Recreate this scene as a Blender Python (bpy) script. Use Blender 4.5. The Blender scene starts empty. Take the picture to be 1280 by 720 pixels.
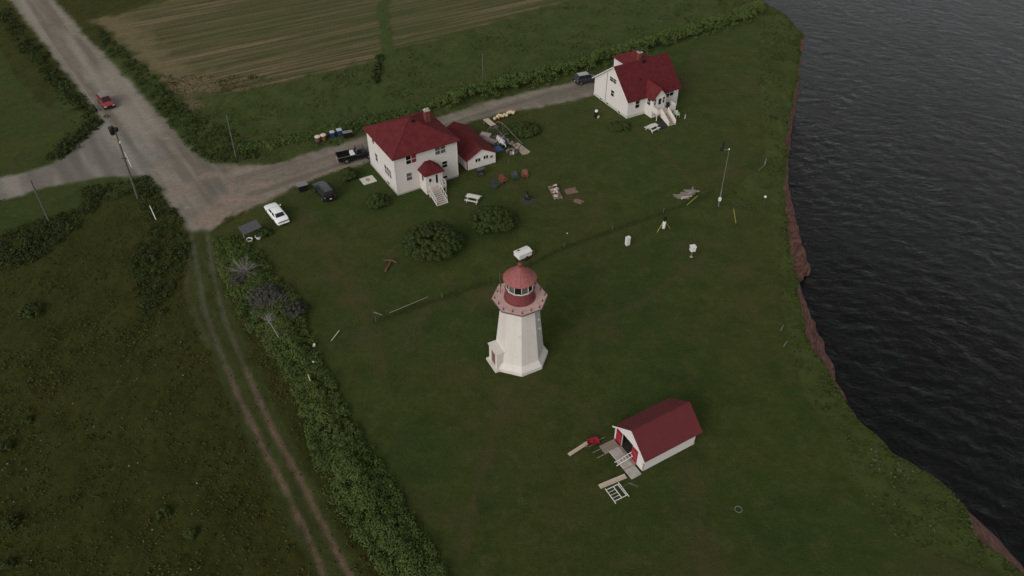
import bpy, bmesh, math, random
import numpy as np
from mathutils import Vector, Matrix
random.seed(7); RNG = np.random.default_rng(7)
SC = bpy.context.scene; COL = SC.collection
R = math.radians

# ------------------------------------------------------------------ camera, sky, sun, exposure
CAM_H, F_PX = 60.0, 960.0
PITCH = math.atan(960/1100)
cam_d = bpy.data.cameras.new('camera'); cam = bpy.data.objects.new('camera', cam_d); COL.objects.link(cam)
cam.location = (0, 0, CAM_H); cam.rotation_euler = (math.pi/2 - PITCH, 0, 0)
cam_d.sensor_width = 36; cam_d.lens = F_PX/1280*36; cam_d.clip_start = .5; cam_d.clip_end = 8000
SC.camera = cam
SUN_EL, SUN_AZ = 32.0, -146.0          # degrees; azimuth clockwise from +Y (so the light comes from the left)
w = bpy.data.worlds.new('World'); SC.world = w; w.use_nodes = True
nt = w.node_tree; bg = nt.nodes['Background']
sky = nt.nodes.new('ShaderNodeTexSky'); sky.sky_type = 'NISHITA'; sky.sun_disc = False
sky.sun_elevation = R(SUN_EL); sky.sun_rotation = R(SUN_AZ); sky.dust_density = 4; sky.air_density = 1.2
hs = nt.nodes.new('ShaderNodeHueSaturation'); hs.inputs['Saturation'].default_value = .16
nt.links.new(sky.outputs[0], hs.inputs['Color']); nt.links.new(hs.outputs[0], bg.inputs[0])
bg.inputs[1].default_value = .15
sl = bpy.data.lights.new('sun', 'SUN'); sun = bpy.data.objects.new('sun', sl); COL.objects.link(sun)
sl.energy = .5; sl.angle = R(32); sl.color = (1, .95, .87)
az = R(SUN_AZ); sdir = Vector((math.sin(az)*math.cos(R(SUN_EL)), math.cos(az)*math.cos(R(SUN_EL)), math.sin(R(SUN_EL))))
sun.rotation_euler = sdir.to_track_quat('Z', 'Y').to_euler(); sun.location = sdir*200
SC.view_settings.view_transform = 'Standard'; SC.view_settings.look = 'None'; SC.view_settings.gamma = 1
SC.view_settings.use_curve_mapping = False; SC.view_settings.exposure = -0.26

# ------------------------------------------------------------------ helpers
def at(px, py, z=0.0):
    """point of the level z seen at this place of the 1280x720 survey picture"""
    u = (px-640)/F_PX; v = (360-py)/F_PX
    d = (u, math.cos(PITCH)+v*math.sin(PITCH), -math.sin(PITCH)+v*math.cos(PITCH))
    t = (z-CAM_H)/d[2]
    return Vector((d[0]*t, d[1]*t, z))
def ats(pts): return np.array([at(*p)[:2] for p in pts])
def tag(o, label=None, cat=None, group=None, kind=None):
    if label: o['label'] = label
    if cat: o['category'] = cat
    if group: o['group'] = group
    if kind: o['kind'] = kind
    return o
def empty(name, loc, rz, label, cat, group=None):
    o = bpy.data.objects.new(name, None); COL.objects.link(o); o.empty_display_size = .3
    o.location = loc; o.rotation_euler = (0, 0, rz)
    return tag(o, label, cat, group)
def link(name, me, m, parent=None):
    o = bpy.data.objects.new(name, me); COL.objects.link(o)
    if m and not me.materials: me.materials.append(m)
    if parent: o.parent = parent
    return o
def copy_tree(o, parent=None):
    c = o.copy(); COL.objects.link(c)
    if parent is not None: c.parent = parent
    for ch in list(o.children): copy_tree(ch, c)
    return c
class MB:
    def __init__(s): s.v = []; s.f = []; s.M = Matrix()
    def add(s, vs, fs):
        n = len(s.v); s.v += [s.M @ Vector(q) for q in vs]; s.f += [tuple(i+n for i in q) for q in fs]; return s
    def box(s, c, d, M=None):
        x, y, z = d[0]/2, d[1]/2, d[2]/2
        vs = [Vector((sx*x, sy*y, sz*z)) for sz in (-1, 1) for sy in (-1, 1) for sx in (-1, 1)]
        if M: vs = [M @ q for q in vs]
        vs = [q+Vector(c) for q in vs]
        return s.add(vs, [(0,2,3,1),(4,5,7,6),(0,1,5,4),(2,6,7,3),(0,4,6,2),(1,3,7,5)])
    def span(s, a, b): return s.box([(a[i]+b[i])/2 for i in range(3)], [abs(b[i]-a[i]) for i in range(3)])
    def bar(s, p, q, w, h):                       # rectangular bar between two points
        p, q = Vector(p), Vector(q); d = q-p
        return s.box((p+q)/2, (w, h, d.length), d.to_track_quat('Z', 'Y').to_matrix())
    def tube(s, p, q, r0, r1=None, n=8, cap=True):
        p, q = Vector(p), Vector(q); r1 = r0 if r1 is None else r1
        m = (q-p).to_track_quat('Z', 'Y').to_matrix(); vs = []
        for c, r in ((p, r0), (q, r1)):
            vs += [c + m @ Vector((r*math.cos(2*math.pi*i/n), r*math.sin(2*math.pi*i/n), 0)) for i in range(n)]
        fs = [(i, (i+1) % n, n+(i+1) % n, n+i) for i in range(n)]
        if cap: fs += [tuple(range(n-1, -1, -1)), tuple(range(n, 2*n))]
        return s.add(vs, fs)
    def path(s, pts, r, n=6):
        for a, b in zip(pts[:-1], pts[1:]): s.tube(a, b, r, r, n)
        return s
    def lathe(s, prof, n=24, c=(0,0,0), axis='z', a0=0.0):
        vs = []; c = Vector(c)
        for r, z in prof:
            for i in range(n):
                a = a0+2*math.pi*i/n; x, y = r*math.cos(a), r*math.sin(a)
                vs.append(c+(Vector((x, y, z)) if axis == 'z' else Vector((x, z, y))))
        k = len(prof); fs = []
        for j in range(k-1):
            for i in range(n):
                q = (j*n+i, j*n+(i+1) % n, (j+1)*n+(i+1) % n, (j+1)*n+i)
                fs.append(q if axis == 'z' else q[::-1])
        fs += [tuple(range(n-1, -1, -1)), tuple(range((k-1)*n, k*n))]
        return s.add(vs, fs)
    def prism(s, poly, z0, z1):
        n = len(poly); vs = [(x, y, z0) for x, y in poly]+[(x, y, z1) for x, y in poly]
        return s.add(vs, [tuple(range(n-1, -1, -1)), tuple(range(n, 2*n))]+[(i, (i+1) % n, n+(i+1) % n, n+i) for i in range(n)])
    def slab(s, quad, t):                          # a sloping sheet with thickness downward along its normal
        q = [Vector(a) for a in quad]; nrm = (q[1]-q[0]).cross(q[-1]-q[0]).normalized()
        if nrm.z < 0: q = q[::-1]; nrm = -nrm
        n = len(q); vs = q+[a-nrm*t for a in q]
        return s.add(vs, [tuple(range(n)), tuple(range(2*n-1, n-1, -1))]+[(i, n+i, n+(i+1) % n, (i+1) % n) for i in range(n)])
    def build(s, name, m, parent=None, bevel=0, smooth=False, seg=2):
        me = bpy.data.meshes.new(name)
        bm = bmesh.new(); bv = [bm.verts.new(q) for q in s.v]
        for q in s.f:
            try: bm.faces.new([bv[i] for i in q])
            except ValueError: pass
        bmesh.ops.recalc_face_normals(bm, faces=bm.faces)
        if bevel:
            es = [e for e in bm.edges if len(e.link_faces) == 2 and e.calc_face_angle(0) > .5]
            bmesh.ops.bevel(bm, geom=es, offset=bevel, segments=seg, affect='EDGES', clamp_overlap=True, profile=.6)
        if smooth:
            for fc in bm.faces: fc.smooth = True
            for e in bm.edges:
                if len(e.link_faces) == 2 and e.calc_face_angle(0) > R(38): e.smooth = False
        bm.to_mesh(me); bm.free()
        return link(name, me, m, parent)

# ------------------------------------------------------------------ materials
MATS = {}
def nodes(name):
    m = bpy.data.materials.new(name); m.use_nodes = True
    t = m.node_tree; return m, t, t.nodes['Principled BSDF'], t.links
def mat(name, col, rough=.7, var=.25, scale=6.0, bump=0.0, bscale=30.0, metal=0.0, spec=.3, second=None, stretch=(1,1,1), thr=(.35,.7), coat=0, dirt=None, dscale=3., dthr=.59):
    m, t, b, L = nodes(name)
    tc = t.nodes.new('ShaderNodeTexCoord'); mp = t.nodes.new('ShaderNodeMapping'); mp.inputs['Scale'].default_value = stretch
    L.new(tc.outputs['Object'], mp.inputs[0])
    nz = t.nodes.new('ShaderNodeTexNoise'); nz.inputs['Scale'].default_value = scale; nz.inputs['Detail'].default_value = 6; nz.inputs['Roughness'].default_value = .65
    L.new(mp.outputs[0], nz.inputs['Vector'])
    rp = t.nodes.new('ShaderNodeValToRGB'); rp.color_ramp.elements[0].position, rp.color_ramp.elements[1].position = thr
    c2 = second or tuple(c*(1-var) for c in col)
    rp.color_ramp.elements[0].color = (*c2, 1); rp.color_ramp.elements[1].color = (*col, 1)
    L.new(nz.outputs['Fac'], rp.inputs[0]); out = rp.outputs[0]
    if dirt:
        n2 = t.nodes.new('ShaderNodeTexNoise'); n2.inputs['Scale'].default_value = dscale; n2.inputs['Detail'].default_value = 9; n2.inputs['Roughness'].default_value = .75
        L.new(tc.outputs['Object'], n2.inputs['Vector'])
        mr = t.nodes.new('ShaderNodeMapRange'); mr.inputs[1].default_value = dthr; mr.inputs[2].default_value = dthr+.09; mr.inputs[4].default_value = .75
        L.new(n2.outputs['Fac'], mr.inputs[0])
        mx = t.nodes.new('ShaderNodeMixRGB'); mx.inputs[2].default_value = (*dirt, 1)
        L.new(mr.outputs[0], mx.inputs[0]); L.new(out, mx.inputs[1]); out = mx.outputs[0]
    L.new(out, b.inputs['Base Color'])
    b.inputs['Roughness'].default_value = rough; b.inputs['Metallic'].default_value = metal; b.inputs['Specular IOR Level'].default_value = spec
    if coat: b.inputs['Coat Weight'].default_value = coat; b.inputs['Coat Roughness'].default_value = .05
    if bump:
        n3 = t.nodes.new('ShaderNodeTexNoise'); n3.inputs['Scale'].default_value = bscale; n3.inputs['Detail'].default_value = 4
        L.new(mp.outputs[0], n3.inputs['Vector'])
        bp = t.nodes.new('ShaderNodeBump'); bp.inputs['Strength'].default_value = bump; bp.inputs['Distance'].default_value = .03
        L.new(n3.outputs['Fac'], bp.inputs['Height']); L.new(bp.outputs[0], b.inputs['Normal'])
    MATS[name] = m; return m
WALL = mat('white_painted_shingle', (.62,.575,.54), .75, .10, 2.2, .25, 12, stretch=(1,1,5), dirt=(.33,.30,.27), dscale=3.2)
WALL2 = mat('white_clapboard', (.64,.60,.57), .7, .06, 2.5, .25, 10, stretch=(1,1,6))
PEEL = mat('peeling_white_paint', (.76,.72,.68), .8, .12, 2.5, .3, 12, stretch=(1,1,4), dirt=(.13,.12,.11), dscale=3.2, dthr=.555)
CONC_W = mat('whitewashed_concrete', (.63,.582,.535), .8, .10, 1.6, .2, 9, stretch=(1,1,.25), dirt=(.42,.36,.31), dscale=1.7)
ROOF = mat('red_shingle_roof', (.140,.0235,.0255), .85, .34, 1.3, .5, 16, spec=.12, dirt=(.085,.022,.022), dscale=2.2)
ROOF2 = mat('dark_red_shingle_roof', (.112,.0175,.021), .85, .30, 1.5, .5, 16, spec=.12, dirt=(.075,.018,.020), dscale=2.2)
ROOFM = mat('red_painted_metal_roof', (0.1242,0.0213,0.0236), .7, .16, .9, .2, 14, spec=.25, stretch=(1,.25,1))
FADED = mat('faded_red_paint', (.33,.108,.100), .7, .30, 3.5, .2, 16, dirt=(.42,.20,.17), dscale=5)
REDP = mat('worn_red_paint', (.20,.050,.052), .65, .3, 4)
PINK = mat('worn_pink_deck_paint', (0.5520,0.3600,0.3240), .85, .22, 2.6, .2, 18, dirt=(.32,.15,.13), dscale=3.5)
GREYED = mat('weathered_edge', (.16,.13,.115), .85, .4, 5)
TRIM = mat('white_trim', (.63,.59,.55), .6, .06, 5)
GLASS = mat('dark_window_glass', (.012,.013,.014), .08, .2, 2, spec=.5)
PALEGLASS = mat('pale_glass', (.11,.11,.11), .15, .2, 2, spec=.5)  # paler glass colour for some house and lantern panes
CURT = mat('red_curtain', (.22,.025,.03), .8, .2, 8)
PALERED = mat('pale_red_batten', (.42,.14,.15), .6)
REDDOOR = mat('bright_red_door', (0.2700,0.0108,0.0270), .55, .12, 4)
BLACKIN = mat('dark_interior', (.012,.011,.010), .9, .2, 4)
BRICK = mat('red_brick', (0.1980,0.0495,0.0385), .85, .35, 14, .5, 30)
CONC = mat('grey_concrete', (0.4250,0.3875,0.3500), .9, .3, 2.2, .3, 14)
WOOD = mat('grey_weathered_wood', (0.3240,0.2640,0.2160), .85, .4, 5, .4, 30, stretch=(1,6,6))
PALEWOOD = mat('pale_wood', (0.6000,0.4800,0.3840), .8, .3, 5, .3, 30, stretch=(1,6,6))
STEPW = mat('worn_painted_steps', (0.5460,0.4745,0.4290), .85, .3, 4)
POLEW = mat('grey_pole_wood', (0.1300,0.1196,0.1040), .85, .35, 5, .3, 20, stretch=(5,5,1))
DEADW = mat('bleached_dead_wood', (.23,.212,.195), .9, .35, 8)
DARKTWIG = mat('dark_twigs', (.15,.138,.122), .9, .35, 8)
WPLAS = mat('white_plastic', (0.6996,0.6678,0.6360), .45, .06, 4)
BLKPLAS = mat('black_plastic', (.014,.014,.015), .5, .3, 6)
GREYLID = mat('grey_lid', (.22,.21,.20), .5, .25, 4)
BLUEP = mat('blue_plastic', (.025,.055,.15), .5, .25, 5)
PALEBLUE = mat('pale_blue_lid', (.42,.47,.55), .5, .15, 5)
BROWNP = mat('brown_wood_barrel', (.17,.07,.05), .7, .4, 8)
CREAM = mat('cream_cloth', (0.6600,0.5640,0.4560), .8, .2, 8)
TEAL = mat('dark_teal_paint', (0.0540,0.0696,0.0720), .6, .3, 6)
REDCH = mat('red_painted_wood', (0.2200,0.0660,0.0495), .65, .3, 6)
YEL = mat('yellow_plastic', (.30,.28,.045), .5, .15, 6)
FLOATY = mat('pale_yellow_float', (0.6720,0.5520,0.3360), .5, .2, 6)
FLOATO = mat('orange_float', (.50,.22,.06), .5, .2, 6)
RUST = mat('rusty_iron', (.17,.085,.06), .85, .45, 7, .3, 20)
STEEL = mat('galvanised_steel', (.27,.24,.23), .6, .2, 6, metal=.3)
SLATE = mat('dark_grey_panel', (0.0900,0.0864,0.0900), .6, .2, 6)
TARP = mat('blue_tarp', (.05,.10,.24), .5, .3, 5)
TYRE = mat('tyre_rubber', (.014,.014,.014), .85, .3, 10)
RIM = mat('wheel_rim', (.28,.28,.28), .35, .2, 8, metal=.7)
P_WHITE = mat('white_car_paint', (0.8600,0.8600,0.8400), .3, .04, 2, coat=.6)
P_BLACK = mat('black_car_paint', (.010,.010,.011), .28, .3, 2, coat=.6)
P_RED = mat('red_car_paint', (.26,.028,.030), .3, .1, 2, coat=.6)
P_GREY = mat('charcoal_car_paint', (.030,.033,.035), .28, .2, 2, coat=.7)
CARGLASS = mat('car_glass', (.012,.013,.014), .05, .2, 2, spec=.6)
REDL = mat('tail_light', (.20,.012,.012), .25, .1, 5, coat=.5)
HEADL = mat('head_light', (.55,.55,.52), .2, .1, 5, coat=.5)
PLATE = mat('licence_plate', (.6,.6,.58), .5, .1, 5)
ROCK = mat('grey_rock', (.24,.21,.19), .9, .4, 3, .5, 12)
GRAVELM = mat('grey_gravel_patch', (.062,.056,.045), .95, .35, 7, .5, 30)

def leaf_mat(name, dark, light, var2=None):
    m, t, b, L = nodes(name)
    a = t.nodes.new('ShaderNodeAttribute'); a.attribute_name = 'tone_shade'
    rp = t.nodes.new('ShaderNodeValToRGB'); rp.color_ramp.elements[0].color = (*dark, 1); rp.color_ramp.elements[1].color = (*light, 1)
    L.new(a.outputs['Fac'], rp.inputs[0])
    tc = t.nodes.new('ShaderNodeTexCoord'); nz = t.nodes.new('ShaderNodeTexNoise'); nz.inputs['Scale'].default_value = .12; nz.inputs['Detail'].default_value = 5
    L.new(tc.outputs['Object'], nz.inputs['Vector'])
    mr = t.nodes.new('ShaderNodeMapRange'); mr.inputs[1].default_value = .35; mr.inputs[2].default_value = .65
    L.new(nz.outputs['Fac'], mr.inputs[0])
    mx = t.nodes.new('ShaderNodeMixRGB'); mx.blend_type = 'MIX'
    v2 = var2 or tuple(c*.7 for c in light); mx.inputs[2].default_value = (*v2, 1)
    ml = t.nodes.new('ShaderNodeMath'); ml.operation = 'MULTIPLY'; ml.inputs[1].default_value = .55
    L.new(mr.outputs[0], ml.inputs[0]); L.new(ml.outputs[0], mx.inputs[0]); L.new(rp.outputs[0], mx.inputs[1])
    L.new(mx.outputs[0], b.inputs['Base Color']); b.inputs['Roughness'].default_value = .75; b.inputs['Specular IOR Level'].default_value = .08
    return m
LEAF = leaf_mat('shrub_leaves', (0.0188,0.0283,0.0078), (0.0660,0.0865,0.0283), (0.0472,0.0660,0.0172))
LEAFD = leaf_mat('dark_shrub_leaves', (0.0213,0.0312,0.0090), (0.0592,0.0789,0.0263))
LEAFG = leaf_mat('greyish_dry_foliage', (.030,.031,.022), (.088,.085,.066))
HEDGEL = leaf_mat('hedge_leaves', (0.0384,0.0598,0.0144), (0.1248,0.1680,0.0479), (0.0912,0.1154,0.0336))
MEADOWL = leaf_mat('meadow_weeds', (0.0323,0.0359,0.0089), (0.0646,0.0682,0.0197), (0.0610,0.0520,0.0161))
CLIFFG = leaf_mat('cliff_top_grass', (.018,.026,.006), (.070,.086,.025), (.042,.060,.013))
FLOWER = leaf_mat('pale_wild_flowers', (.10,.10,.07), (.34,.34,.29))

# ------------------------------------------------------------------ numpy helpers for the terrain
def smooth(a, b, x): t = np.clip((x-a)/(b-a), 0, 1); return t*t*(3-2*t)
def hash2(i, j, s):
    n = (i*374761393 + j*668265263 + s*1442695041) & 0xffffffff
    n = ((n ^ (n >> 13))*1274126177) & 0xffffffff
    return ((n ^ (n >> 16)) & 0xffff)/65535.0
def vnoise(x, y, s=0):
    xi, yi = np.floor(x).astype(np.int64), np.floor(y).astype(np.int64)
    fx, fy = x-xi, y-yi; fx = fx*fx*(3-2*fx); fy = fy*fy*(3-2*fy)
    a, b, c, d = hash2(xi, yi, s), hash2(xi+1, yi, s), hash2(xi, yi+1, s), hash2(xi+1, yi+1, s)
    return (a*(1-fx)+b*fx)*(1-fy)+(c*(1-fx)+d*fx)*fy
def fbm(x, y, sc, o=4, s=0):
    t = 0; a = .5
    for k in range(o): t = t+a*vnoise(x/sc*2**k, y/sc*2**k, s+k); a *= .5
    return t/(1-.5**o)
def sdseg(X, Y, p, q):
    d = q-p; l = (d*d).sum()+1e-9
    t = np.clip(((X-p[0])*d[0]+(Y-p[1])*d[1])/l, 0, 1)
    return np.hypot(X-p[0]-t*d[0], Y-p[1]-t*d[1])
def sdline(X, Y, pts): return np.min([sdseg(X, Y, pts[i], pts[i+1]) for i in range(len(pts)-1)], axis=0)
def inside(X, Y, pts):
    r = np.zeros(X.shape, bool); n = len(pts)
    for i in range(n):
        x0, y0 = pts[i]; x1, y1 = pts[(i+1) % n]
        c = ((y0 > Y) != (y1 > Y)) & (X < (x1-x0)*(Y-y0)/((y1-y0) if y1 != y0 else 1e-9)+x0); r ^= c
    return r
def sdpoly(X, Y, pts):                              # positive inside
    d = sdline(X, Y, np.vstack([pts, pts[:1]])); return np.where(inside(X, Y, pts), d, -d)

# ------------------------------------------------------------------ outlines on the ground
coast_px = [(1330,790),(1280,715),(1255,695),(1232,676),(1215,652),(1203,632),(1185,611),(1160,592),(1122,566),(1090,543),(1068,522),(1056,505),(1046,484),(1034,464),(1018,440),(1010,420),(1009,400),(1003,382),(996,355),(991,325),(985,298),(981,270),(982,252),(977,232),(978,215),(984,190),(985,165),(989,140),(993,110),(996,80),(1000,60),(1006,46),(999,34),(978,18),(955,2),(930,-14)]
coast = ats(coast_px)
tail = np.array([[44,205],[34,300],[-20,700],[-120,1700]]); head = np.array([[120,-1700],[70,-200],[52,-20],[38,18]])
coast = np.vstack([head, coast, tail])
def refine(pts, step, amp):
    out = []
    for i in range(len(pts)-1):
        n = max(1, int(np.linalg.norm(pts[i+1]-pts[i])/step)) if -70 < pts[i][1] < 320 else 1
        for k in range(n): out.append(pts[i]+(pts[i+1]-pts[i])*k/n)
    out.append(pts[-1]); out = np.array(out)
    out[:, 0] += (fbm(out[:, 0], out[:, 1], 2.6, 5, 91)-.5)*amp*(np.abs(out[:, 1]-120) < 230)
    out[:, 1] += (fbm(out[:, 0], out[:, 1], 3.0, 3, 95)-.5)*amp*.6*(np.abs(out[:, 1]-120) < 230)
    return out
coast = refine(coast, .4, 1.9)
land_poly = np.vstack([coast, [[-1700, 1700], [-1700, -1700]]])
W = lambda *p: ats(p)
main_road = W((-20,-30),(12,0),(52,50),(100,112),(126,150),(150,190),(186,217),(206,242),(226,270),(240,288),(262,288),(290,268),(330,240),(345,206),(300,208),(262,203),(235,185),(205,150),(160,100),(110,50),(68,0),(38,-30))
side_road = W((126,150),(100,176),(66,205),(30,216),(-40,233),(-40,262),(0,250),(60,233),(120,222),(190,218),(215,190),(170,160))
driveway = W((285,212),(345,205),(400,188),(450,172),(470,165),(520,153),(560,143),(600,130),(660,115),(720,102),(752,92),(756,112),(745,117),(700,130),(640,138),(600,148),(560,160),(530,170),(490,190),(452,206),(420,213),(370,233),(330,253),(290,270))
hay = W((118,24),(165,70),(195,92),(226,122),(250,139),(257,136),(246,121),(275,116),(360,101),(470,73),(482,61),(560,45),(640,23),(712,0),(790,-28),(500,-70),(300,-40),(200,4))
lane = W((500,-30),(478,10),(484,58),(474,100),(470,140))
side_lawn = W((-60,20),(0,62),(18,92),(50,128),(100,160),(66,200),(30,213),(-60,232),(-200,240),(-260,20))
small_lawn = W((-60,262),(0,252),(62,237),(98,232),(106,248),(96,262),(40,278),(0,288),(-70,300))
lawn = W((262,292),(330,252),(375,232),(420,213),(455,205),(490,190),(540,168),(600,148),(640,138),(700,130),(745,117),(757,93),(800,74),(880,50),(948,26),(950,100),(955,190),(945,210),(900,252),(965,270),(978,292),(974,340),(976,380),(985,430),(1005,490),(1040,550),(1075,610),(1110,662),(1160,690),(1235,712),(1290,735),(1290,820),(600,820),(556,722),(520,660),(480,592),(432,512),(402,452),(385,420),(380,385),(350,350),(326,318),(300,300))
hedge_a = W((268,300),(296,296),(324,316),(348,350),(378,380),(385,415),(400,450),(432,512),(470,575),(506,632),(544,694),(575,745),(500,745),(470,705),(440,660),(408,620),(392,570),(372,500),(350,452),(322,425),(300,395),(282,350))
hedge_b = W((300,186),(380,172),(440,158),(500,143),(560,128),(640,108),(720,86),(800,62),(880,38),(948,13))
verge_a = W((4,14),(30,52),(62,92),(96,128),(120,150))
verge_b = W((122,152),(98,172),(70,198))
rut1 = W((238,286),(247,340),(256,388),(271,430),(300,500),(340,580),(380,660),(406,722),(425,765))
rut2 = W((258,286),(266,340),(281,400),(310,470),(345,545),(386,620),(426,700),(438,722),(460,770))
rut3 = W((236,318),(232,365),(246,402),(262,432))
ditch = W((470,402),(520,384),(560,370),(640,344),(700,312),(765,288),(830,266),(880,246),(930,214),(955,200))
def masks(X, Y):
    nb = (fbm(X, Y, 2.2, 4, 11)-.5); nf = (fbm(X, Y, .9, 3, 17)-.5)
    A = {}
    A['lawn'] = smooth(-.25, .35, np.maximum(np.maximum(sdpoly(X, Y, lawn), sdpoly(X, Y, small_lawn)), sdpoly(X, Y, side_lawn))+nb*.7)
    A['hay'] = smooth(-1.2, 1.4, sdpoly(X, Y, hay)+nb*4)*(1-smooth(1.6, .6, sdline(X, Y, lane)+nf))
    A['hayedge'] = smooth(9, 2, sdline(X, Y, W((118,24),(165,70),(195,92),(228,128),(256,140)))+nb*9)*.8*A['hay']
    A['lane'] = smooth(1.4, .7, sdline(X, Y, lane)+nf*.8)
    up = sdline(X, Y, hedge_b); field = smooth(0, 6, Y-(92+.12*X))*(X > -75)*(1-A['lawn'])
    A['field'] = field*(1-A['hay'])
    cd = sdline(X, Y, coast[(coast[:, 1] > -60) & (coast[:, 1] < 260)])
    A['rough'] = smooth(12, 8, cd+nb*3)*(1-A['lawn'])
    g = np.maximum(np.maximum(sdpoly(X, Y, main_road), sdpoly(X, Y, side_road)), sdpoly(X, Y, driveway))
    A['gravel'] = smooth(-.6, .5, g+nb*.9+nf*.5)
    A['tar'] = smooth(-1.5, 2.0, np.maximum(sdpoly(X, Y, side_road), sdpoly(X, Y, main_road)-5)+nb*4)
    A['brown'] = smooth(-2, 5, sdpoly(X, Y, driveway)+nb*5)
    rd = np.minimum(sdline(X, Y, rut1), sdline(X, Y, rut2))
    A['rut'] = np.maximum((.55+.35*smooth(62, 48, Y))*smooth(.46, .02, rd+nf*.30+nb*.26), .25*smooth(.5, .1, sdline(X, Y, rut3)+nf*.4))*(1-A['gravel'])
    A['trackgrass'] = smooth(1.5, .7, np.minimum(rd, sdline(X, Y, (rut1+rut2)/2))+nb*.8)
    A['ditch'] = smooth(.55, .15, sdline(X, Y, ditch)+nb*.5)*.6*smooth(-2, 2, 27-X)
    A['coast'] = cd
    return A

# ------------------------------------------------------------------ ground material
def ground_material():
    m, t, b, L = nodes('ground_cover'); N = t.nodes.new
    tc = N('ShaderNodeTexCoord')
    def noise(sc, det=5, rough=.6, mp=None, dist=0):
        n = N('ShaderNodeTexNoise'); n.inputs['Scale'].default_value = sc; n.inputs['Detail'].default_value = det; n.inputs['Roughness'].default_value = rough; n.inputs['Distortion'].default_value = dist
        L.new((mp or tc).outputs['Object' if mp is None else 0], n.inputs['Vector']); return n.outputs['Fac']
    def ramp(fac, *stops):
        r = N('ShaderNodeValToRGB'); cr = r.color_ramp
        while len(cr.elements) < len(stops): cr.elements.new(.5)
        for e, (p, c) in zip(cr.elements, stops): e.position = p; e.color = (*c, 1)
        L.new(fac, r.inputs[0]); return r.outputs[0]
    def mix(f, a, c, mode='MIX'):
        x = N('ShaderNodeMixRGB'); x.blend_type = mode
        if isinstance(f, float): x.inputs[0].default_value = f
        else: L.new(f, x.inputs[0])
        for i, k in ((1, a), (2, c)):
            if isinstance(k, tuple): x.inputs[i].default_value = (*k, 1)
            else: L.new(k, x.inputs[i])
        return x.outputs[0]
    def attr(n):
        a = N('ShaderNodeAttribute'); a.attribute_name = n; return a.outputs['Fac']
    big = noise(.035, 4); mid = noise(.22, 6, .65); fine = noise(1.6, 8, .75); vfine = noise(7, 6, .8)
    meadow = ramp(mid, (.28, (0.0266,0.0300,0.0050)), (.5, (0.0366,0.0400,0.0075)), (.72, (0.0534,0.0521,0.0111)))
    meadow = mix(ramp(big, (.42, (0,0,0)), (.6, (.6,.6,.6))), meadow, (0.0465,0.0389,0.0088))
    meadow = mix(ramp(fine, (.35, (.75,.75,.75)), (.62, (0,0,0))), meadow, (0.0188,0.0234,0.0045))
    lawn_ = ramp(mid, (.32, (0.0315,0.0467,0.0085)), (.5, (0.0421,0.0553,0.0109)), (.66, (0.0569,0.0645,0.0146)))
    lawn_ = mix(ramp(noise(.05, 5, .6), (.40, (.8,.8,.8)), (.56, (0,0,0))), lawn_, (0.0273,0.0490,0.0109))
    lawn_ = mix(ramp(big, (.45, (0,0,0)), (.62, (.8,.8,.8))), lawn_, (0.0566,0.0529,0.0139))
    lawn_ = mix(ramp(noise(.55, 7, .78), (.50, (0,0,0)), (.66, (.85,.85,.85))), lawn_, (0.0726,0.0701,0.0242))
    lawn_ = mix(ramp(noise(.30, 6, .7), (.36, (.8,.8,.8)), (.50, (0,0,0))), lawn_, (0.0226,0.0390,0.0080))
    lawn_ = mix(ramp(fine, (.30, (.7,.7,.7)), (.52, (0,0,0))), lawn_, (0.0248,0.0360,0.0070))
    lawn_ = mix(ramp(vfine, (.3, (.6,.6,.6)), (.6, (0,0,0))), lawn_, (0.0248,0.0327,0.0070))
    field_ = ramp(mid, (.3, (0.0354,0.0531,0.0123)), (.5, (0.0477,0.0636,0.0168)), (.72, (0.0673,0.0796,0.0248)))
    field_ = mix(ramp(fine, (.35, (.6,.6,.6)), (.6, (0,0,0))), field_, (0.0265,0.0407,0.0098))
    rough_ = ramp(mid, (.3, (0.0354,0.0496,0.0115)), (.5, (0.0477,0.0636,0.0159)), (.7, (0.0636,0.0761,0.0230)))
    d = W((270,118),(470,73)); ang = math.atan2(*(d[1]-d[0])[::-1])
    m0 = N('ShaderNodeMapping'); m0.inputs['Rotation'].default_value = (0, 0, -ang); L.new(tc.outputs['Object'], m0.inputs[0])
    mp = N('ShaderNodeMapping'); mp.inputs['Scale'].default_value = (.03, .85, 1); L.new(m0.outputs[0], mp.inputs[0])
    mpw = N('ShaderNodeMapping'); mpw.inputs['Scale'].default_value = (.012, .075, 1); L.new(m0.outputs[0], mpw.inputs[0])
    stripe = noise(1.0, 6, .7, mp, .15)
    hay_ = ramp(stripe, (.40, (0.0516,0.0531,0.0207)), (.5, (0.1002,0.0805,0.0414)), (.60, (0.1822,0.1336,0.0739)))
    hay_ = mix(ramp(noise(1.0, 3, .5, mpw), (.44, (.6,.6,.6)), (.58, (.0,.0,.0))), hay_, (0.0516,0.0607,0.0207))
    hay_ = mix(attr('m_hayedge'), hay_, ramp(fine, (.3, (0.1138,0.0911,0.0503)), (.7, (0.2049,0.1518,0.0887))))
    grav = ramp(mid, (.3, (0.1562,0.1305,0.1061)), (.5, (0.2050,0.1745,0.1427)), (.7, (0.2391,0.2074,0.1732)))
    grav = mix(ramp(noise(.5, 7, .75), (.55, (0,0,0)), (.64, (.8,.8,.8))), grav, (0.2946,0.2595,0.2174))
    grav = mix(attr('m_tar'), grav, ramp(mid, (.3, (0.1375,0.1263,0.1164)), (.7, (0.1893,0.1712,0.1571))))
    grav = mix(attr('m_brown'), grav, ramp(fine, (.3, (0.1375,0.1094,0.0870)), (.6, (0.1964,0.1571,0.1263)), (.75, (0.2595,0.2104,0.1712))))
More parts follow.
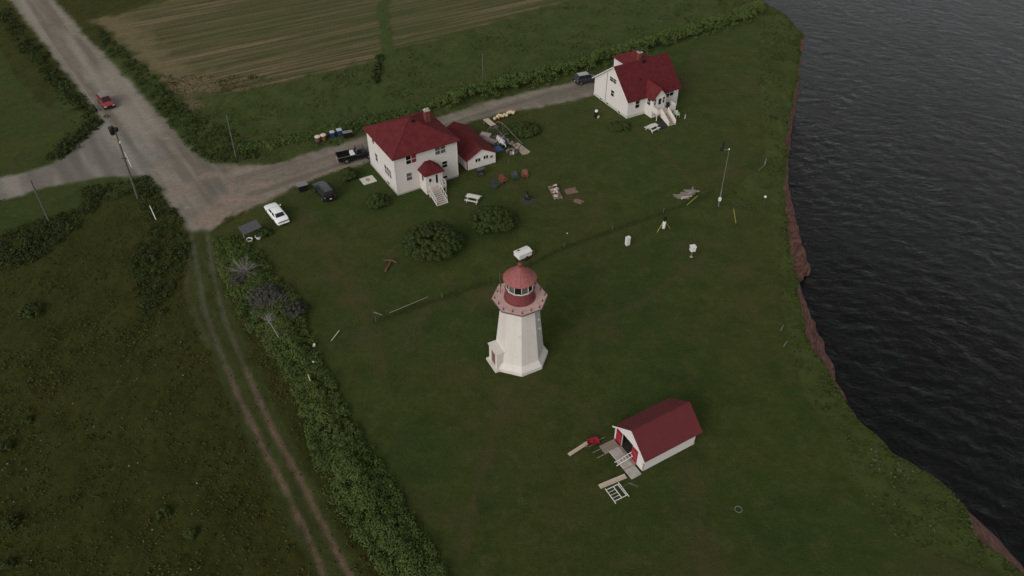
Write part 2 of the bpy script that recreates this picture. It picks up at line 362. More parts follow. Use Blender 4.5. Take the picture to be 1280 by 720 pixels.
    grav = mix(ramp(attr('m_tread'), (.15, (.7,.7,.7)), (.5, (0,0,0))), grav, (0.1147,0.0976,0.0830))
    grav = mix(ramp(attr('m_tread'), (.55, (0,0,0)), (.9, (.75,.75,.75))), grav, (0.2623,0.2318,0.1976))
    grav = mix(ramp(fine, (.33, (.6,.6,.6)), (.5, (0,0,0))), grav, (0.1193,0.1024,0.0870))
    grav = mix(attr('m_spot'), grav, ramp(fine, (.3, (0.1525,0.1049,0.0805)), (.7, (0.2867,0.2257,0.1830))))
    dirt = ramp(fine, (.3, (0.0976,0.0634,0.0439)), (.7, (0.2013,0.1281,0.0952)))
    c = mix(attr('m_field'), meadow, field_)
    c = mix(attr('m_rough'), c, rough_)
    c = mix(attr('m_trackgrass'), c, (0.0389,0.0477,0.0133))
    lawn_ = mix(1.0, lawn_, (1.05,1.07,1.10), 'MULTIPLY')
    c = mix(attr('m_lawn'), c, lawn_)
    c = mix(attr('m_wear'), c, (0.0636,0.0513,0.0221))
    c = mix(attr('m_hay'), c, hay_)
    c = mix(attr('m_lane'), c, (0.0460,0.0636,0.0168))
    c = mix(attr('m_ditch'), c, (0.0168,0.0235,0.0064))
    c = mix(attr('m_gravel'), c, grav)
    sp = N('ShaderNodeSeparateXYZ'); L.new(tc.outputs['Object'], sp.inputs[0]); ry_ = N('ShaderNodeMapRange'); ry_.inputs[1].default_value = 64; ry_.inputs[2].default_value = 46; L.new(sp.outputs['Y'], ry_.inputs[0])
    dirt = mix(ry_.outputs[0], ramp(fine, (.3, (.080,.070,.052)), (.7, (.150,.130,.100))), dirt)
    c = mix(attr('m_rut'), c, dirt)
    L.new(c, b.inputs['Base Color'])
    b.inputs['Roughness'].default_value = .95; b.inputs['Specular IOR Level'].default_value = .03; b.inputs['Sheen Weight'].default_value = .05; b.inputs['Sheen Roughness'].default_value = .6; b.inputs['Sheen Tint'].default_value = (.75,.85,.4,1)
    hsum = N('ShaderNodeMath'); hsum.operation = 'MULTIPLY_ADD'; hsum.inputs[1].default_value = 2.0
    L.new(fine, hsum.inputs[0]); L.new(vfine, hsum.inputs[2])
    bp = N('ShaderNodeBump'); bp.inputs['Distance'].default_value = .14
    bs = N('ShaderNodeMath'); bs.operation = 'MULTIPLY_ADD'; bs.inputs[1].default_value = -.72; bs.inputs[2].default_value = .85; L.new(attr('m_gravel'), bs.inputs[0]); L.new(bs.outputs[0], bp.inputs['Strength'])
    L.new(hsum.outputs[0], bp.inputs['Height']); L.new(bp.outputs[0], b.inputs['Normal'])
    return m
GROUND = ground_material()

# ------------------------------------------------------------------ ground sheet, split by its kinds of cover
xs = np.concatenate([[-1500,-800,-420,-260,-190,-150,-128,-116], np.arange(-110, -52, .40), np.arange(-52, -6, .22), np.arange(-6, 62, .36), [64,70,80,100,125]])
ys = [24.0]
while ys[-1] < 186: ys.append(ys[-1]+.26+.40*(ys[-1]-24)/160)
ys = np.concatenate([[-1500,-700,-300,-120,-50,-10,8,17,21], ys, [190,200,220,260,340,500,850,1500]])
GX, GY = np.meshgrid(xs, ys); nx, ny = len(xs), len(ys)
X, Y = GX.ravel().copy(), GY.ravel().copy()
ins = inside(X, Y, land_poly)
idx = np.arange(nx*ny).reshape(ny, nx)
Q = np.stack([idx[:-1, :-1], idx[:-1, 1:], idx[1:, 1:], idx[1:, :-1]], -1).reshape(-1, 4)
Q = Q[ins[Q].any(1)]
used = np.zeros(nx*ny, bool); used[Q.ravel()] = True
cst = coast[(coast[:, 1] > -420) & (coast[:, 1] < 900)]
for i in np.where(used & ~ins)[0]:                  # pull the outermost vertices on to the cliff edge
    a = coast[:-1]; d = coast[1:]-a
    tt = np.clip(((X[i]-a[:, 0])*d[:, 0]+(Y[i]-a[:, 1])*d[:, 1])/(d*d).sum(1), 0, 1)
    p = a+d*tt[:, None]; k = np.argmin((p[:, 0]-X[i])**2+(p[:, 1]-Y[i])**2); X[i], Y[i] = p[k]
MK = masks(X, Y)
def along(a, b, sx_, sy_, sd_):
    d = at(*b)-at(*a); d.normalize(); return fbm((X*d.x+Y*d.y)/sx_, (-X*d.y+Y*d.x)/sy_, 1.0, 4, sd_)
wd = smooth(-2, 3, sdpoly(X, Y, driveway))
MK['tread'] = np.clip(.5+2.2*((1-wd)*along((70,0),(235,230),26,1.25,401)+wd*along((330,235),(720,108),22,1.1,411)-.5), 0, 1)
calm = np.maximum.reduce([MK['lawn'], MK['gravel'], MK['hay']*.8, MK['rut']*.8])
calm = np.maximum(calm, smooth(1.2, .2, MK['coast']))
rel = (fbm(X, Y, 2.6, 4, 31)-.5)*.55+(fbm(X, Y, .8, 2, 37)-.5)*.22
ZG = rel*(1-calm) - .03*MK['gravel']*(fbm(X, Y, 3, 2, 5)) - .05*MK['rut']
wear = smooth(.62, .80, fbm(X, Y, 5.5, 5, 61))*.5*MK['lawn']
for (px_, py_, r_) in ((578,680,.5),(565,648,.7),(590,655,.4),(440,375,1.6),(415,345,1.2),(620,225,.6),(640,233,.8),(668,242,.8),(716,247,1.2),(520,402,1.0),(610,368,1.6),(560,352,.8),(755,165,.6),(735,205,.5),(700,215,.6)):
    p = at(px_, py_); wear = np.maximum(wear, .8*smooth(1.3*r_, .2*r_, np.hypot((X-p.x)*.8, Y-p.y)+(fbm(X, Y, .7, 3, 71)-.5)*1.2))
for ln in (((398,300),(420,335),(440,372),(458,408),(480,470)),((412,298),(436,336),(456,372),(472,400)),((560,250),(600,262),(640,262),(700,240),(760,205)),((745,130),(790,160),(830,190),(870,235)),((660,470),(720,500),(765,560)),((640,478),(610,560),(585,650),(575,700)),((700,420),(800,380),(880,320))):
    wear = np.maximum(wear, .6*smooth(.75, .1, sdline(X, Y, W(*ln))+(fbm(X, Y, 1.6, 4, 73)-.5)*1.5)*MK['lawn'])
MK['wear'] = wear
spot = np.zeros(len(X))
for (px_, py_, r_) in ((274,268,2.4),(262,276,1.6),(285,252,1.4),(228,236,1.8),(320,232,1.2),(258,218,1.3),(300,250,2.2)):
    p = at(px_, py_); spot = np.maximum(spot, smooth(1.25*r_, .3*r_, np.hypot((X-p.x)*.6, Y-p.y)+(fbm(X, Y, 1.1, 4, 75)-.5)*2.4))
for q_ in range(3): spot = np.maximum(spot, .7*smooth(.9, .2, np.abs(sdpoly(X, Y, driveway)-.3)+(fbm(X, Y, 1.4, 4, 76)-.5)*2.2)*(X > -52)*(X < -20)*(Y < 96))
MK['spot'] = spot*MK['gravel']
cls = {k: v[Q].mean(1) for k, v in MK.items()}
cx, cy = X[Q].mean(1), Y[Q].mean(1)
region = np.full(len(Q), 'meadow', dtype=object)
region[cls['field'] > .5] = 'field_grass'; region[cls['rough'] > .5] = 'cliff_top_grass'
region[cls['lawn'] > .5] = 'lawn'
region[(cls['lawn'] > .5) & inside(cx, cy, side_lawn)] = 'roadside_lawn'; region[(cls['lawn'] > .5) & inside(cx, cy, small_lawn)] = 'corner_lawn'
region[cls['hay'] > .5] = 'hay_field'; region[cls['lane'] > .6] = 'grass_lane'
isg = cls['gravel'] > .5
dm, dd, ds = sdpoly(cx, cy, main_road), sdpoly(cx, cy, driveway), sdpoly(cx, cy, side_road)
region[isg] = 'gravel_road'; region[isg & (dd > dm)] = 'driveway'; region[isg & (ds > dm) & (ds > dd)] = 'side_road'
region[(cls['rut'] > .5) & ~isg] = 'dirt_track'
def np_mesh(name, V, F, attrs, m, smoothf=True, parent=None):
    me = bpy.data.meshes.new(name); k = F.shape[1]
    me.vertices.add(len(V)); me.vertices.foreach_set('co', np.ascontiguousarray(V, np.float32).ravel())
    me.loops.add(F.size); me.loops.foreach_set('vertex_index', np.ascontiguousarray(F, np.int32).ravel())
    me.polygons.add(len(F)); me.polygons.foreach_set('loop_start', np.arange(0, F.size, k, dtype=np.int32))
    me.polygons.foreach_set('loop_total', np.full(len(F), k, np.int32))
    if smoothf: me.polygons.foreach_set('use_smooth', np.ones(len(F), bool))
    for n, v in attrs.items():
        a = me.attributes.new(n, 'FLOAT', 'POINT'); a.data.foreach_set('value', np.ascontiguousarray(v, np.float32))
    me.update(calc_edges=True); return link(name, me, m, parent)
GV = np.stack([X, Y, ZG], 1)
for rname in sorted(set(region)):
    F = Q[region == rname]; u, inv = np.unique(F, return_inverse=True)
    o = np_mesh(rname, GV[u], inv.reshape(-1, 4), {'m_'+k: MK[k][u] for k in ('lawn','hay','lane','field','rough','gravel','tar','brown','rut','trackgrass','ditch','wear','hayedge','tread','spot')}, GROUND)
    o['kind'] = 'structure'

# ------------------------------------------------------------------ cliff and sea
SEA_Z = -16.0
cl = coast[(coast[:, 1] > -120) & (coast[:, 1] < 420)]
tang = np.gradient(cl, axis=0); tang /= np.linalg.norm(tang, axis=1)[:, None]
nrm = np.stack([tang[:, 1], -tang[:, 0]], 1)
sm = np.ones(15)/15; nrm = np.stack([np.convolve(np.pad(nrm[:, k], 7, 'edge'), sm, 'valid') for k in (0, 1)], 1)
nrm /= np.linalg.norm(nrm, axis=1)[:, None]
keys = [(-120,-2),(28,1.0),(33,2.0),(38,2.3),(41.2,1.9),(42.3,-.8),(48,-1.2),(50.2,.5),(52.5,.9),(54,-.4),(57,-1.2),(62,-1.2),(64,-1.2),(66,.6),(71,1.2),(78,.9),(80,-.4),(88,-.6),(90.5,1.2),(94,2.2),(97,1.8),(99,.2),(105,-.8),(109,0.),(119,.5),(122,-.7),(127,.35),(134,.6),(139,-.2),(145,-2),(420,-2)]
vis = np.interp(cl[:, 1], [k[0] for k in keys], [k[1] for k in keys])+(fbm(cl[:, 0], cl[:, 1], 3.5, 3, 57)-.5)*2.6-.75
cc = cl[::4]; rb = np.full(len(cl), 1.8)
for r_ in np.linspace(2.2, 17, 38):                 # how far each stretch of the cliff leans out to its foot
    q = (cl+nrm*r_)*(60/76); dq = sdline(q[:, 0], q[:, 1], cc); dq = np.where(inside(q[:, 0], q[:, 1], land_poly), -dq, dq)
    rb = np.where(dq <= vis, r_, rb)
rb = np.convolve(np.pad(rb, 3, 'edge'), np.ones(7)/7, 'valid')
rows = 26; CV = []
for j in range(rows):
    f = j/(rows-1); z = SEA_Z*1.12*f
    run = rb*(-z/16)**1.2
    prof = run+(fbm(cl[:, 0]*.6+cl[:, 1]*.8, np.full(len(cl), z*1.2), 1.6, 4, 51)-.5)*1.1*min(1, f*5)
    prof += .12*np.sign(np.sin(z*2.1+cl[:, 1]*.05))*min(1, f*6)
    if j == 0: prof = np.zeros(len(cl))-.05
    if j == 1: prof = np.maximum(prof, .05)
    CV.append(np.stack([cl[:, 0]+nrm[:, 0]*prof, cl[:, 1]+nrm[:, 1]*prof, np.full(len(cl), z-.02*(j == 0))+(fbm(cl[:, 0], cl[:, 1], 1.4, 3, 40+j)-.5)*.5*(j > 0)], 1))
CV = np.concatenate(CV); n_ = len(cl); ci = np.arange(rows*n_).reshape(rows, n_)
CF = np.stack([ci[:-1, :-1], ci[1:, :-1], ci[1:, 1:], ci[:-1, 1:]], -1).reshape(-1, 4)
CLIFF = mat('red_sandstone', (.26,.118,.092), .95, .45, 1.5, 1.0, 3.5, second=(.055,.030,.024), stretch=(.7,.7,2.0), thr=(.36,.62), dirt=(.040,.050,.018), dscale=.5)
np_mesh('cliff', CV, CF, {}, CLIFF, False)['kind'] = 'structure'
sx = np.concatenate([[-1600,-600,-200,-60,0], np.arange(18, 190, .9), [205,240,320,500,900,1800,3500]])
sy = np.concatenate([[-1800,-700,-250,-80,-20,5], np.arange(18, 290, .9), [310,360,460,700,1200,2200,3800]])
SX, SY = np.meshgrid(sx, sy); sxv, syv = SX.ravel(), SY.ravel()
zz = np.zeros(sxv.shape)
for k in range(26):
    lam = 2.2*1.13**k*random.uniform(.9, 1.1); a = R(random.gauss(205, 32)); kx, ky = math.cos(a)*2*math.pi/lam, math.sin(a)*2*math.pi/lam
    ph = kx*sxv+ky*syv+random.uniform(0, 6.28)+2.2*fbm(sxv, syv, lam*3, 2, 200+k)
    zz += .0062*lam**.5*(1-2*np.abs(np.sin(ph/2)))
zz *= (.3+1.3*fbm(sxv, syv, 22, 3, 300))*smooth(0, 10, np.minimum(sxv-14, 190-sxv))*smooth(0, 10, np.minimum(syv-14, 290-syv))
si = np.arange(len(sx)*len(sy)).reshape(len(sy), len(sx))
SF = np.stack([si[:-1, :-1], si[:-1, 1:], si[1:, 1:], si[1:, :-1]], -1).reshape(-1, 4)
def sea_material():
    m, t, b, L = nodes('sea_water'); N = t.nodes.new
    b.inputs['Base Color'].default_value = (.0010,.0014,.0014,1); b.inputs['Roughness'].default_value = 1; b.inputs['Specular IOR Level'].default_value = 0
    tc = N('ShaderNodeTexCoord'); mp = N('ShaderNodeMapping'); mp.inputs['Rotation'].default_value = (0, 0, R(38)); mp.inputs['Scale'].default_value = (.85, 1.2, 1)
    L.new(tc.outputs['Object'], mp.inputs[0])
    n1 = N('ShaderNodeTexNoise'); n1.inputs['Scale'].default_value = .42; n1.inputs['Detail'].default_value = 10; n1.inputs['Roughness'].default_value = .70; n1.inputs['Distortion'].default_value = .35
    L.new(mp.outputs[0], n1.inputs['Vector'])
    bp = N('ShaderNodeBump'); bp.inputs['Distance'].default_value = .6; bp.inputs['Strength'].default_value = .9
    L.new(n1.outputs['Fac'], bp.inputs['Height'])
    b2 = N('ShaderNodeBump'); b2.inputs['Distance'].default_value = .5; b2.inputs['Strength'].default_value = .85; L.new(n1.outputs['Fac'], b2.inputs['Height'])
    fr = N('ShaderNodeFresnel'); fr.inputs['IOR'].default_value = 1.14; L.new(b2.outputs[0], fr.inputs['Normal'])
    ml = N('ShaderNodeMath'); ml.operation = 'MULTIPLY'; ml.use_clamp = True; ml.inputs[1].default_value = 2.15; L.new(fr.outputs[0], ml.inputs[0])
    gl = N('ShaderNodeBsdfGlossy'); gl.inputs['Roughness'].default_value = .14; L.new(bp.outputs[0], gl.inputs['Normal'])
    mx = N('ShaderNodeMixShader'); L.new(ml.outputs[0], mx.inputs[0]); L.new(b.outputs[0], mx.inputs[1]); L.new(gl.outputs[0], mx.inputs[2])
    L.new(mx.outputs[0], t.nodes['Material Output'].inputs['Surface']); return m
np_mesh('sea', np.stack([sxv, syv, SEA_Z+zz], 1), SF, {}, sea_material())['kind'] = 'structure'

# ------------------------------------------------------------------ foliage meshes
def leaf_mesh(name, C, N, S, m, parent=None, tone_shade=None, aspect=.62):
    n = len(C); N = N/np.linalg.norm(N, axis=1)[:, None]
    a = RNG.normal(size=(n, 3)); T = np.cross(N, a); T /= np.linalg.norm(T, axis=1)[:, None]; B = np.cross(N, T)
    S = np.asarray(S)[:, None]
    V = np.stack([C-T*S, C+B*S*aspect+N*S*.18, C+T*S, C-B*S*aspect+N*S*.18], 1).reshape(-1, 3)
    F = np.arange(4*n).reshape(-1, 4)
    r = RNG.random(n) if tone_shade is None else tone_shade
    return np_mesh(name, V, F, {'tone_shade': np.repeat(r, 4)}, m, False, parent)
def lump_leaves(cen, rad, per, size, squash=.85, jit=.14):
    """leaves on the upper surface of many lumps"""
    cen = np.repeat(cen, per, 0); rad = np.repeat(rad, per); n = len(cen)
    d = RNG.normal(size=(n, 3)); d[:, 2] = np.abs(d[:, 2])*1.1-.25; d /= np.linalg.norm(d, axis=1)[:, None]
    rr = rad*(1-jit+2*jit*RNG.random(n))
    C = cen+d*np.stack([rr, rr, rr*squash], 1); C[:, 2] = np.maximum(C[:, 2], .04)
    N = d+RNG.normal(size=(n, 3))*.45+np.array([0, 0, .25])
    return C, N, size*(.6+.8*RNG.random(n))
def make_bush(px_, py_, rx, h, label, m=LEAF, leaf=.13, count=5200, group=None, name='bush', ry=None, rz=0, cat='bush'):
    ry = ry or rx; p = at(px_, py_)
    o = empty(name, p, rz, label, cat, group)
    k = int(16+rx*ry*15); ang = RNG.random(k)*6.283; q = np.sqrt(RNG.random(k))*.86
    cx_, cy_ = np.cos(ang)*q*rx, np.sin(ang)*q*ry
    rad = (.20+.28*RNG.random(k)**1.3)*min(1.0, .45+.25*rx)
    cz = np.maximum(h*np.sqrt(np.maximum(0, 1-(q*1.02)**2))*(.88+.20*RNG.random(k))-rad*.8, .06)
    C, Nn, S = lump_leaves(np.stack([cx_, cy_, cz], 1), rad, max(6, count//k), leaf)
    rn = np.clip(.15+.6*RNG.random(len(C))*(.5+.5*C[:, 2]/h)+.15*RNG.random(len(C)), 0, 1)  # random leaf tone, with shade low in the bush put into it
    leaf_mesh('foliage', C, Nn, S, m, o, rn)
    b = MB()
    for i in range(7):
        a = i*.9; b.tube((0, 0, -.03), (math.cos(a)*rx*.5, math.sin(a)*ry*.5, h*.7), .035, .015, 5)
    b.build('stem', DARKTWIG, o); return o
def scatter(poly, n):
    lo, hi = poly.min(0), poly.max(0); out = []
    while sum(map(len, out)) < n:
        p = lo+(hi-lo)*RNG.random((n*2, 2)); out.append(p[inside(p[:, 0], p[:, 1], poly)])
    return np.concatenate(out)[:n]
def hedge(name, centres, rad, height, per, leaf, m, label, cat):
    n = len(centres)
    cz = np.maximum(height-rad*.8, .05)
    C, Nn, S = lump_leaves(np.column_stack([centres, cz]), rad, per, leaf)
    hmax = height.max()
    rn = np.clip(-.05+.72*RNG.random(len(C))*(.35+.85*C[:, 2]/hmax)+.3*(fbm(C[:, 0], C[:, 1], 1.6, 3, 83)-.4), 0, 1)  # leaves coloured darker towards the base, imitating the hedge's shaded side
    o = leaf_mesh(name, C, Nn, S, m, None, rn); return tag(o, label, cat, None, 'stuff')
# strip of shrubs between the track and the lawn
p = scatter(hedge_a, 1500); e = sdpoly(p[:, 0], p[:, 1], hedge_a); right = p[:, 0]*.55+p[:, 1]*.3
hh = (.2+1.05*smooth(0, 2.6, e))*(.45+1.0*fbm(p[:, 0], p[:, 1], 4.5, 3, 21))*(.5+.5*smooth(86, 78, p[:, 1]))
rr = .30+.38*RNG.random(len(p))
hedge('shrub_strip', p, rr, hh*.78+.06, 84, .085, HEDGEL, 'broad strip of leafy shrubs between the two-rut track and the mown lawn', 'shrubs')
# field hedgerow behind the houses
seg = np.linalg.norm(np.diff(hedge_b, axis=0), axis=1); cum = np.r_[0, np.cumsum(seg)]
s_ = RNG.random(1500)*cum[-1]; c_ = np.stack([np.interp(s_, cum, hedge_b[:, k]) for k in (0, 1)], 1)
thin = smooth(cum[3], cum[4]+6, s_); off = RNG.normal(size=len(s_))*(.55+.45*thin)
dv = (hedge_b[-1]-hedge_b[0]); dv /= np.linalg.norm(dv); c_ += np.stack([-dv[1], dv[0]], 1)*off[:, None] if False else np.outer(off, [-dv[1], dv[0]])
hh = (.50+1.45*thin)*(.7+.6*fbm(c_[:, 0], c_[:, 1], 4, 3, 23))*np.clip(1.1-np.abs(off)*.35, .3, 1)
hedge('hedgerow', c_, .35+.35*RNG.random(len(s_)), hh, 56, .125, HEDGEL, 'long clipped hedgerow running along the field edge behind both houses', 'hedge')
for nm, ln, lab, n in (('roadside_scrub', verge_a, 'low scrub strip between the road and the bright green lawn at the far left', 330), ('corner_scrub', verge_b, 'dark scrub hugging the corner of the lawn beside the side road', 150)):
    seg = np.linalg.norm(np.diff(ln, axis=0), axis=1); cum = np.r_[0, np.cumsum(seg)]
    s_ = RNG.random(n)*cum[-1]; c_ = np.stack([np.interp(s_, cum, ln[:, k]) for k in (0, 1)], 1)+RNG.normal(size=(n, 2))*.75
    hedge(nm, c_, .25+.28*RNG.random(n), .15+.55*RNG.random(n), 40, .11, LEAF if nm == 'roadside_scrub' else LEAFD, lab, 'scrub')
sc_poly = W((100,236),(186,222),(205,245),(226,275),(236,310),(226,350),(205,395),(180,400),(160,330),(188,280),(170,246),(110,252))
p = scatter(sc_poly, 300); hedge('junction_scrub', p, .28+.28*RNG.random(len(p)), -.05+.45*fbm(p[:, 0], p[:, 1], 4, 3, 29), 46, .10, LEAFD, 'dark bushy scrub filling the corner of the meadow below the road junction', 'scrub')
ed = W((0,295),(50,275),(95,262),(106,248),(130,236),(120,262),(90,290),(40,330),(0,335))
p = scatter(ed, 260); hedge('meadow_edge_scrub', p, .3+.35*RNG.random(len(p)), .05+.5*fbm(p[:, 0], p[:, 1], 4, 3, 33), 40, .10, LEAFD, 'scrub edging the small lawn by the side road at the left', 'scrub')
dl = W((472,70),(478,72),(472,104),(464,108))
p = scatter(dl, 60); hedge('lane_edge_weeds', p, np.full(60, .35), .3+.5*RNG.random(60), 26, .16, LEAFD, 'dark clump of tall weeds beside the grass lane in the field', 'weeds')
rd_ = W((205,150),(240,188),(265,203),(300,204),(330,196),(300,170),(262,150),(230,130),(190,92),(160,68),(120,30),(130,60),(170,100))
p = scatter(rd_, 420); hedge('road_verge_weeds', p, .25+.3*RNG.random(len(p)), .04+.34*fbm(p[:, 0], p[:, 1], 5, 3, 35), 34, .10, LEAF, 'weedy verge between the gravel road and the hay field', 'weeds')

def tufts(name, n, box, accept, size, m, label, cat, blades=5, tall=.8):
    P = np.stack([box[0]+(box[1]-box[0])*RNG.random(n), box[2]+(box[3]-box[2])*RNG.random(n)], 1)
    view = np.abs(P[:, 0]) < (P[:, 1]+30)*.80+6
    P = P[view & inside(P[:, 0], P[:, 1], land_poly)]
    k = accept(P[:, 0], P[:, 1], masks(P[:, 0], P[:, 1])); P = P[RNG.random(len(P)) < k]; n = len(P)
    s = size*(.45+1.0*RNG.random(n))*(.55+.9*fbm(P[:, 0], P[:, 1], 3.2, 3, 77))
    i = np.repeat(np.arange(n), blades); d = RNG.normal(size=(len(i), 3))*np.array([1, 1, 0]); d /= np.linalg.norm(d, axis=1)[:, None]
    C = np.column_stack([P, np.zeros(n)])[i]+d*(s[i]*.45)[:, None]; C[:, 2] = s[i]*tall*(.25+.5*RNG.random(len(i)))
    N = d*.8+np.array([0, 0, 1])*(.4+.6*RNG.random(len(i)))[:, None]
    g = np.clip(.45*RNG.random(n)+.9*(fbm(P[:, 0], P[:, 1], 2.5, 3, 79)-.25), 0, 1)
    o = leaf_mesh(name, C, N, s[i]*.55, m, None, np.clip(g[i]+.25*RNG.random(len(i)), 0, 1), .5); return tag(o, label, cat, None, 'stuff')
tufts('meadow_weeds', 70000, (-75,10,26,125), lambda x, y, A: (1-A['lawn'])*(1-A['gravel'])*(1-A['field'])*(1-A['rut'])*(1-.85*A['trackgrass'])*(.25+.75*smooth(.35, .6, fbm(x, y, 2.4, 3, 41)))*(A['rough'] < .3), .155, MEADOWL, 'uneven weeds and tall grass covering the rough meadow left of the track', 'grass')
tufts('field_weeds', 30000, (-70,60,95,172), lambda x, y, A: A['field']*(1-A['lane'])*(1-A['gravel'])*(A['hay'] < .08)*smooth(.42, .62, fbm(x, y, 3.4, 3, 43)), .20, LEAF, 'rough grass and weeds in the field between hay and hedgerow', 'grass')
tufts('cliff_tufts', 70000, (10,56,26,172), lambda x, y, A: A['rough']*(.3+.7*smooth(.35, .6, fbm(x, y, 1.8, 3, 45))), .165, CLIFFG, 'rough uncut grass along the edge of the red cliff', 'grass')
tufts('cliff_edge_turf', 90000, (20,58,28,172), lambda x, y, A: smooth(.9, .1, A['coast']), .19, CLIFFG, 'ragged turf overhanging the top of the red cliff', 'grass', 4)
tufts('ditch_grass', 17000, (-18,45,60,112), lambda x, y, A: smooth(.9, .2, sdline(x, y, ditch)+(fbm(x, y, 1.2, 2, 46)-.5)), .13, CLIFFG, 'line of longer grass along the shallow ditch across the lawn', 'grass', 4)
def flowers(name, n, poly, m, label, s=.055):
    p = scatter(poly, n*3); p = p[RNG.random(len(p)) < smooth(.48, .66, fbm(p[:, 0], p[:, 1], 4, 3, 47))+.05][:n]
    C = np.column_stack([p, .35+.2*RNG.random(len(p))]); N = np.tile([0, 0, 1.], (len(p), 1))+RNG.normal(size=(len(p), 3))*.3
    return tag(leaf_mesh(name, C, N, s*(.5+RNG.random(len(p))), m, None, None, .9), label, 'flowers', None, 'stuff')
flowers('meadow_flowers', 170, W((0,400),(150,380),(230,420),(330,640),(380,730),(0,730)), FLOWER, 'scattered pale wild flowers dotting the dark meadow')
flowers('cliff_flowers', 110, W((1060,540),(1150,600),(1180,680),(1110,640),(1060,580)), FLOWER, 'pale wild flowers in the rough grass by the cliff edge', .045)
for i, (x_, y_, r_, lab) in enumerate(((35,527,.55,'small round green shrub alone in the meadow, upper one near the left edge'),(6,558,.7,'round shrub in the meadow cut by the left picture edge'),(15,652,.75,'yellowish green low shrub in the meadow near lower left corner'),(10,708,.6,'pale green shrub clump lowest in the left corner of the meadow'),(204,643,.6,'low leafy shrub in the lower meadow left of the ruts'),(240,668,.55,'dark low shrub in the lower meadow nearest to the ruts'),(40,390,1.5,'wide low shrub patch in the meadow below the small lawn'))):
    make_bush(x_, y_, r_, .55 if r_ < 1 else .7, lab, leaf_mat('meadow_shrub_leaves_%d' % i, (.022,.030,.009), (.058,.072,.022)) if i in (2, 3) else LEAF, .10, 900 if r_ < 1 else 2200, name='meadow_shrub', cat='shrub')
make_bush(540, 309, 4.4, 2.5, 'largest round dense shrub on the lawn in front of the two-storey house', LEAF, .095, 34000, name='round_shrub', ry=4.2)
make_bush(616, 282, 3.5, 2.2, 'second round shrub on the lawn, right of the largest one', LEAF, .095, 24000, name='round_shrub', ry=3.2)
make_bush(472, 255, 1.7, 1.5, 'small dark bush beside the left front corner of the two-storey house', LEAF, .10, 7000)
make_bush(436, 223, 1.45, 1.5, 'bush on the driveway edge between the black suv and the house', LEAF, .10, 7000)
make_bush(654, 165, 3.0, 1.3, 'dark spreading bush beside the junk heap and the cut boards', LEAF, .13, 9000, ry=2.2, rz=.3)
make_bush(774, 160, 1.9, .9, 'low dark bush in front of the gable wall of the far house', LEAF, .13, 4500, ry=1.4)
make_bush(330, 293, 1.1, .8, 'leafy bush around the posts of the slanted grey board', LEAF, .14, 1900)
make_bush(335, 375, 2.3, 1.6, 'grey brown half dead bush beside the leaning dead trunk', LEAFG, .13, 4200, ry=2.0)
make_bush(368, 392, 1.6, 1.3, 'greyish dry bush at the lawn edge right of the leaning dead trunk', LEAFG, .13, 2600)
make_bush(300, 352, 1.3, .9, 'dull grey bush below the fan of dead branches', LEAFG, .13, 1700)

def dead_tree(base, top, n, length, label, spread=1.1, trunk=.10, down=0.):
    b = at(*base); o = empty('dead_tree', b, 0, label, 'dead tree')
    tp = Vector(top)
    MB().tube((0, 0, -.1), tp, trunk, trunk*.55, 8).build('trunk', DEADW, o, smooth=True)
    br = MB()
    for i in range(n):
        t = random.uniform(.72, 1.0); p0 = tp*t; a = random.uniform(0, 6.283); el = random.uniform(-.25, .9)-down
        d = Vector((math.cos(a)*math.cos(el), math.sin(a)*math.cos(el), math.sin(el))); l = length*random.uniform(.5, 1.05)
        p1 = p0+d*l*.5; p2 = p1+(d+Vector((random.gauss(0, .25), random.gauss(0, .25), .15)))*l*.5
        br.tube(p0, p1, .034, .024, 5); br.tube(p1, p2, .024, .010, 5)
        for k in range(3):
            q = p0.lerp(p2, random.uniform(.35, .9)); br.tube(q, q+(d+Vector((random.gauss(0, .6), random.gauss(0, .6), random.gauss(0, .4)))).normalized()*l*.3, .014, .006, 4)
    br.build('branches', DEADW, o); return o
dead_tree((352,427), (-1.15, .6, 3.3), 20, .95, 'leaning bleached dead trunk with a spiky crown among the shrubs')
dead_tree((306,348), (.12, .45, 1.0), 46, 2.1, 'fan of bare bleached branches of a fallen tree at the hedge top', trunk=.08)
o = empty('dead_tree', at(338,388), 0, 'dark grey tangle of bare twigs behind the leaning dead trunk', 'dead tree')
b = MB()
for i in range(190):
    a = random.uniform(0, 6.28); d = Vector((math.cos(a), math.sin(a), random.uniform(.3, 1.4))).normalized(); l = random.uniform(1.0, 2.9)
    q = Vector((random.gauss(0, .7), random.gauss(0, .7), .3)); b.tube(q, q+d*l, .018, .006, 4)
b.build('branches', DARKTWIG, o); MB().tube((0,0,-.1), (.1,.1,1.3), .09, .05, 7).build('trunk', DARKTWIG, o)

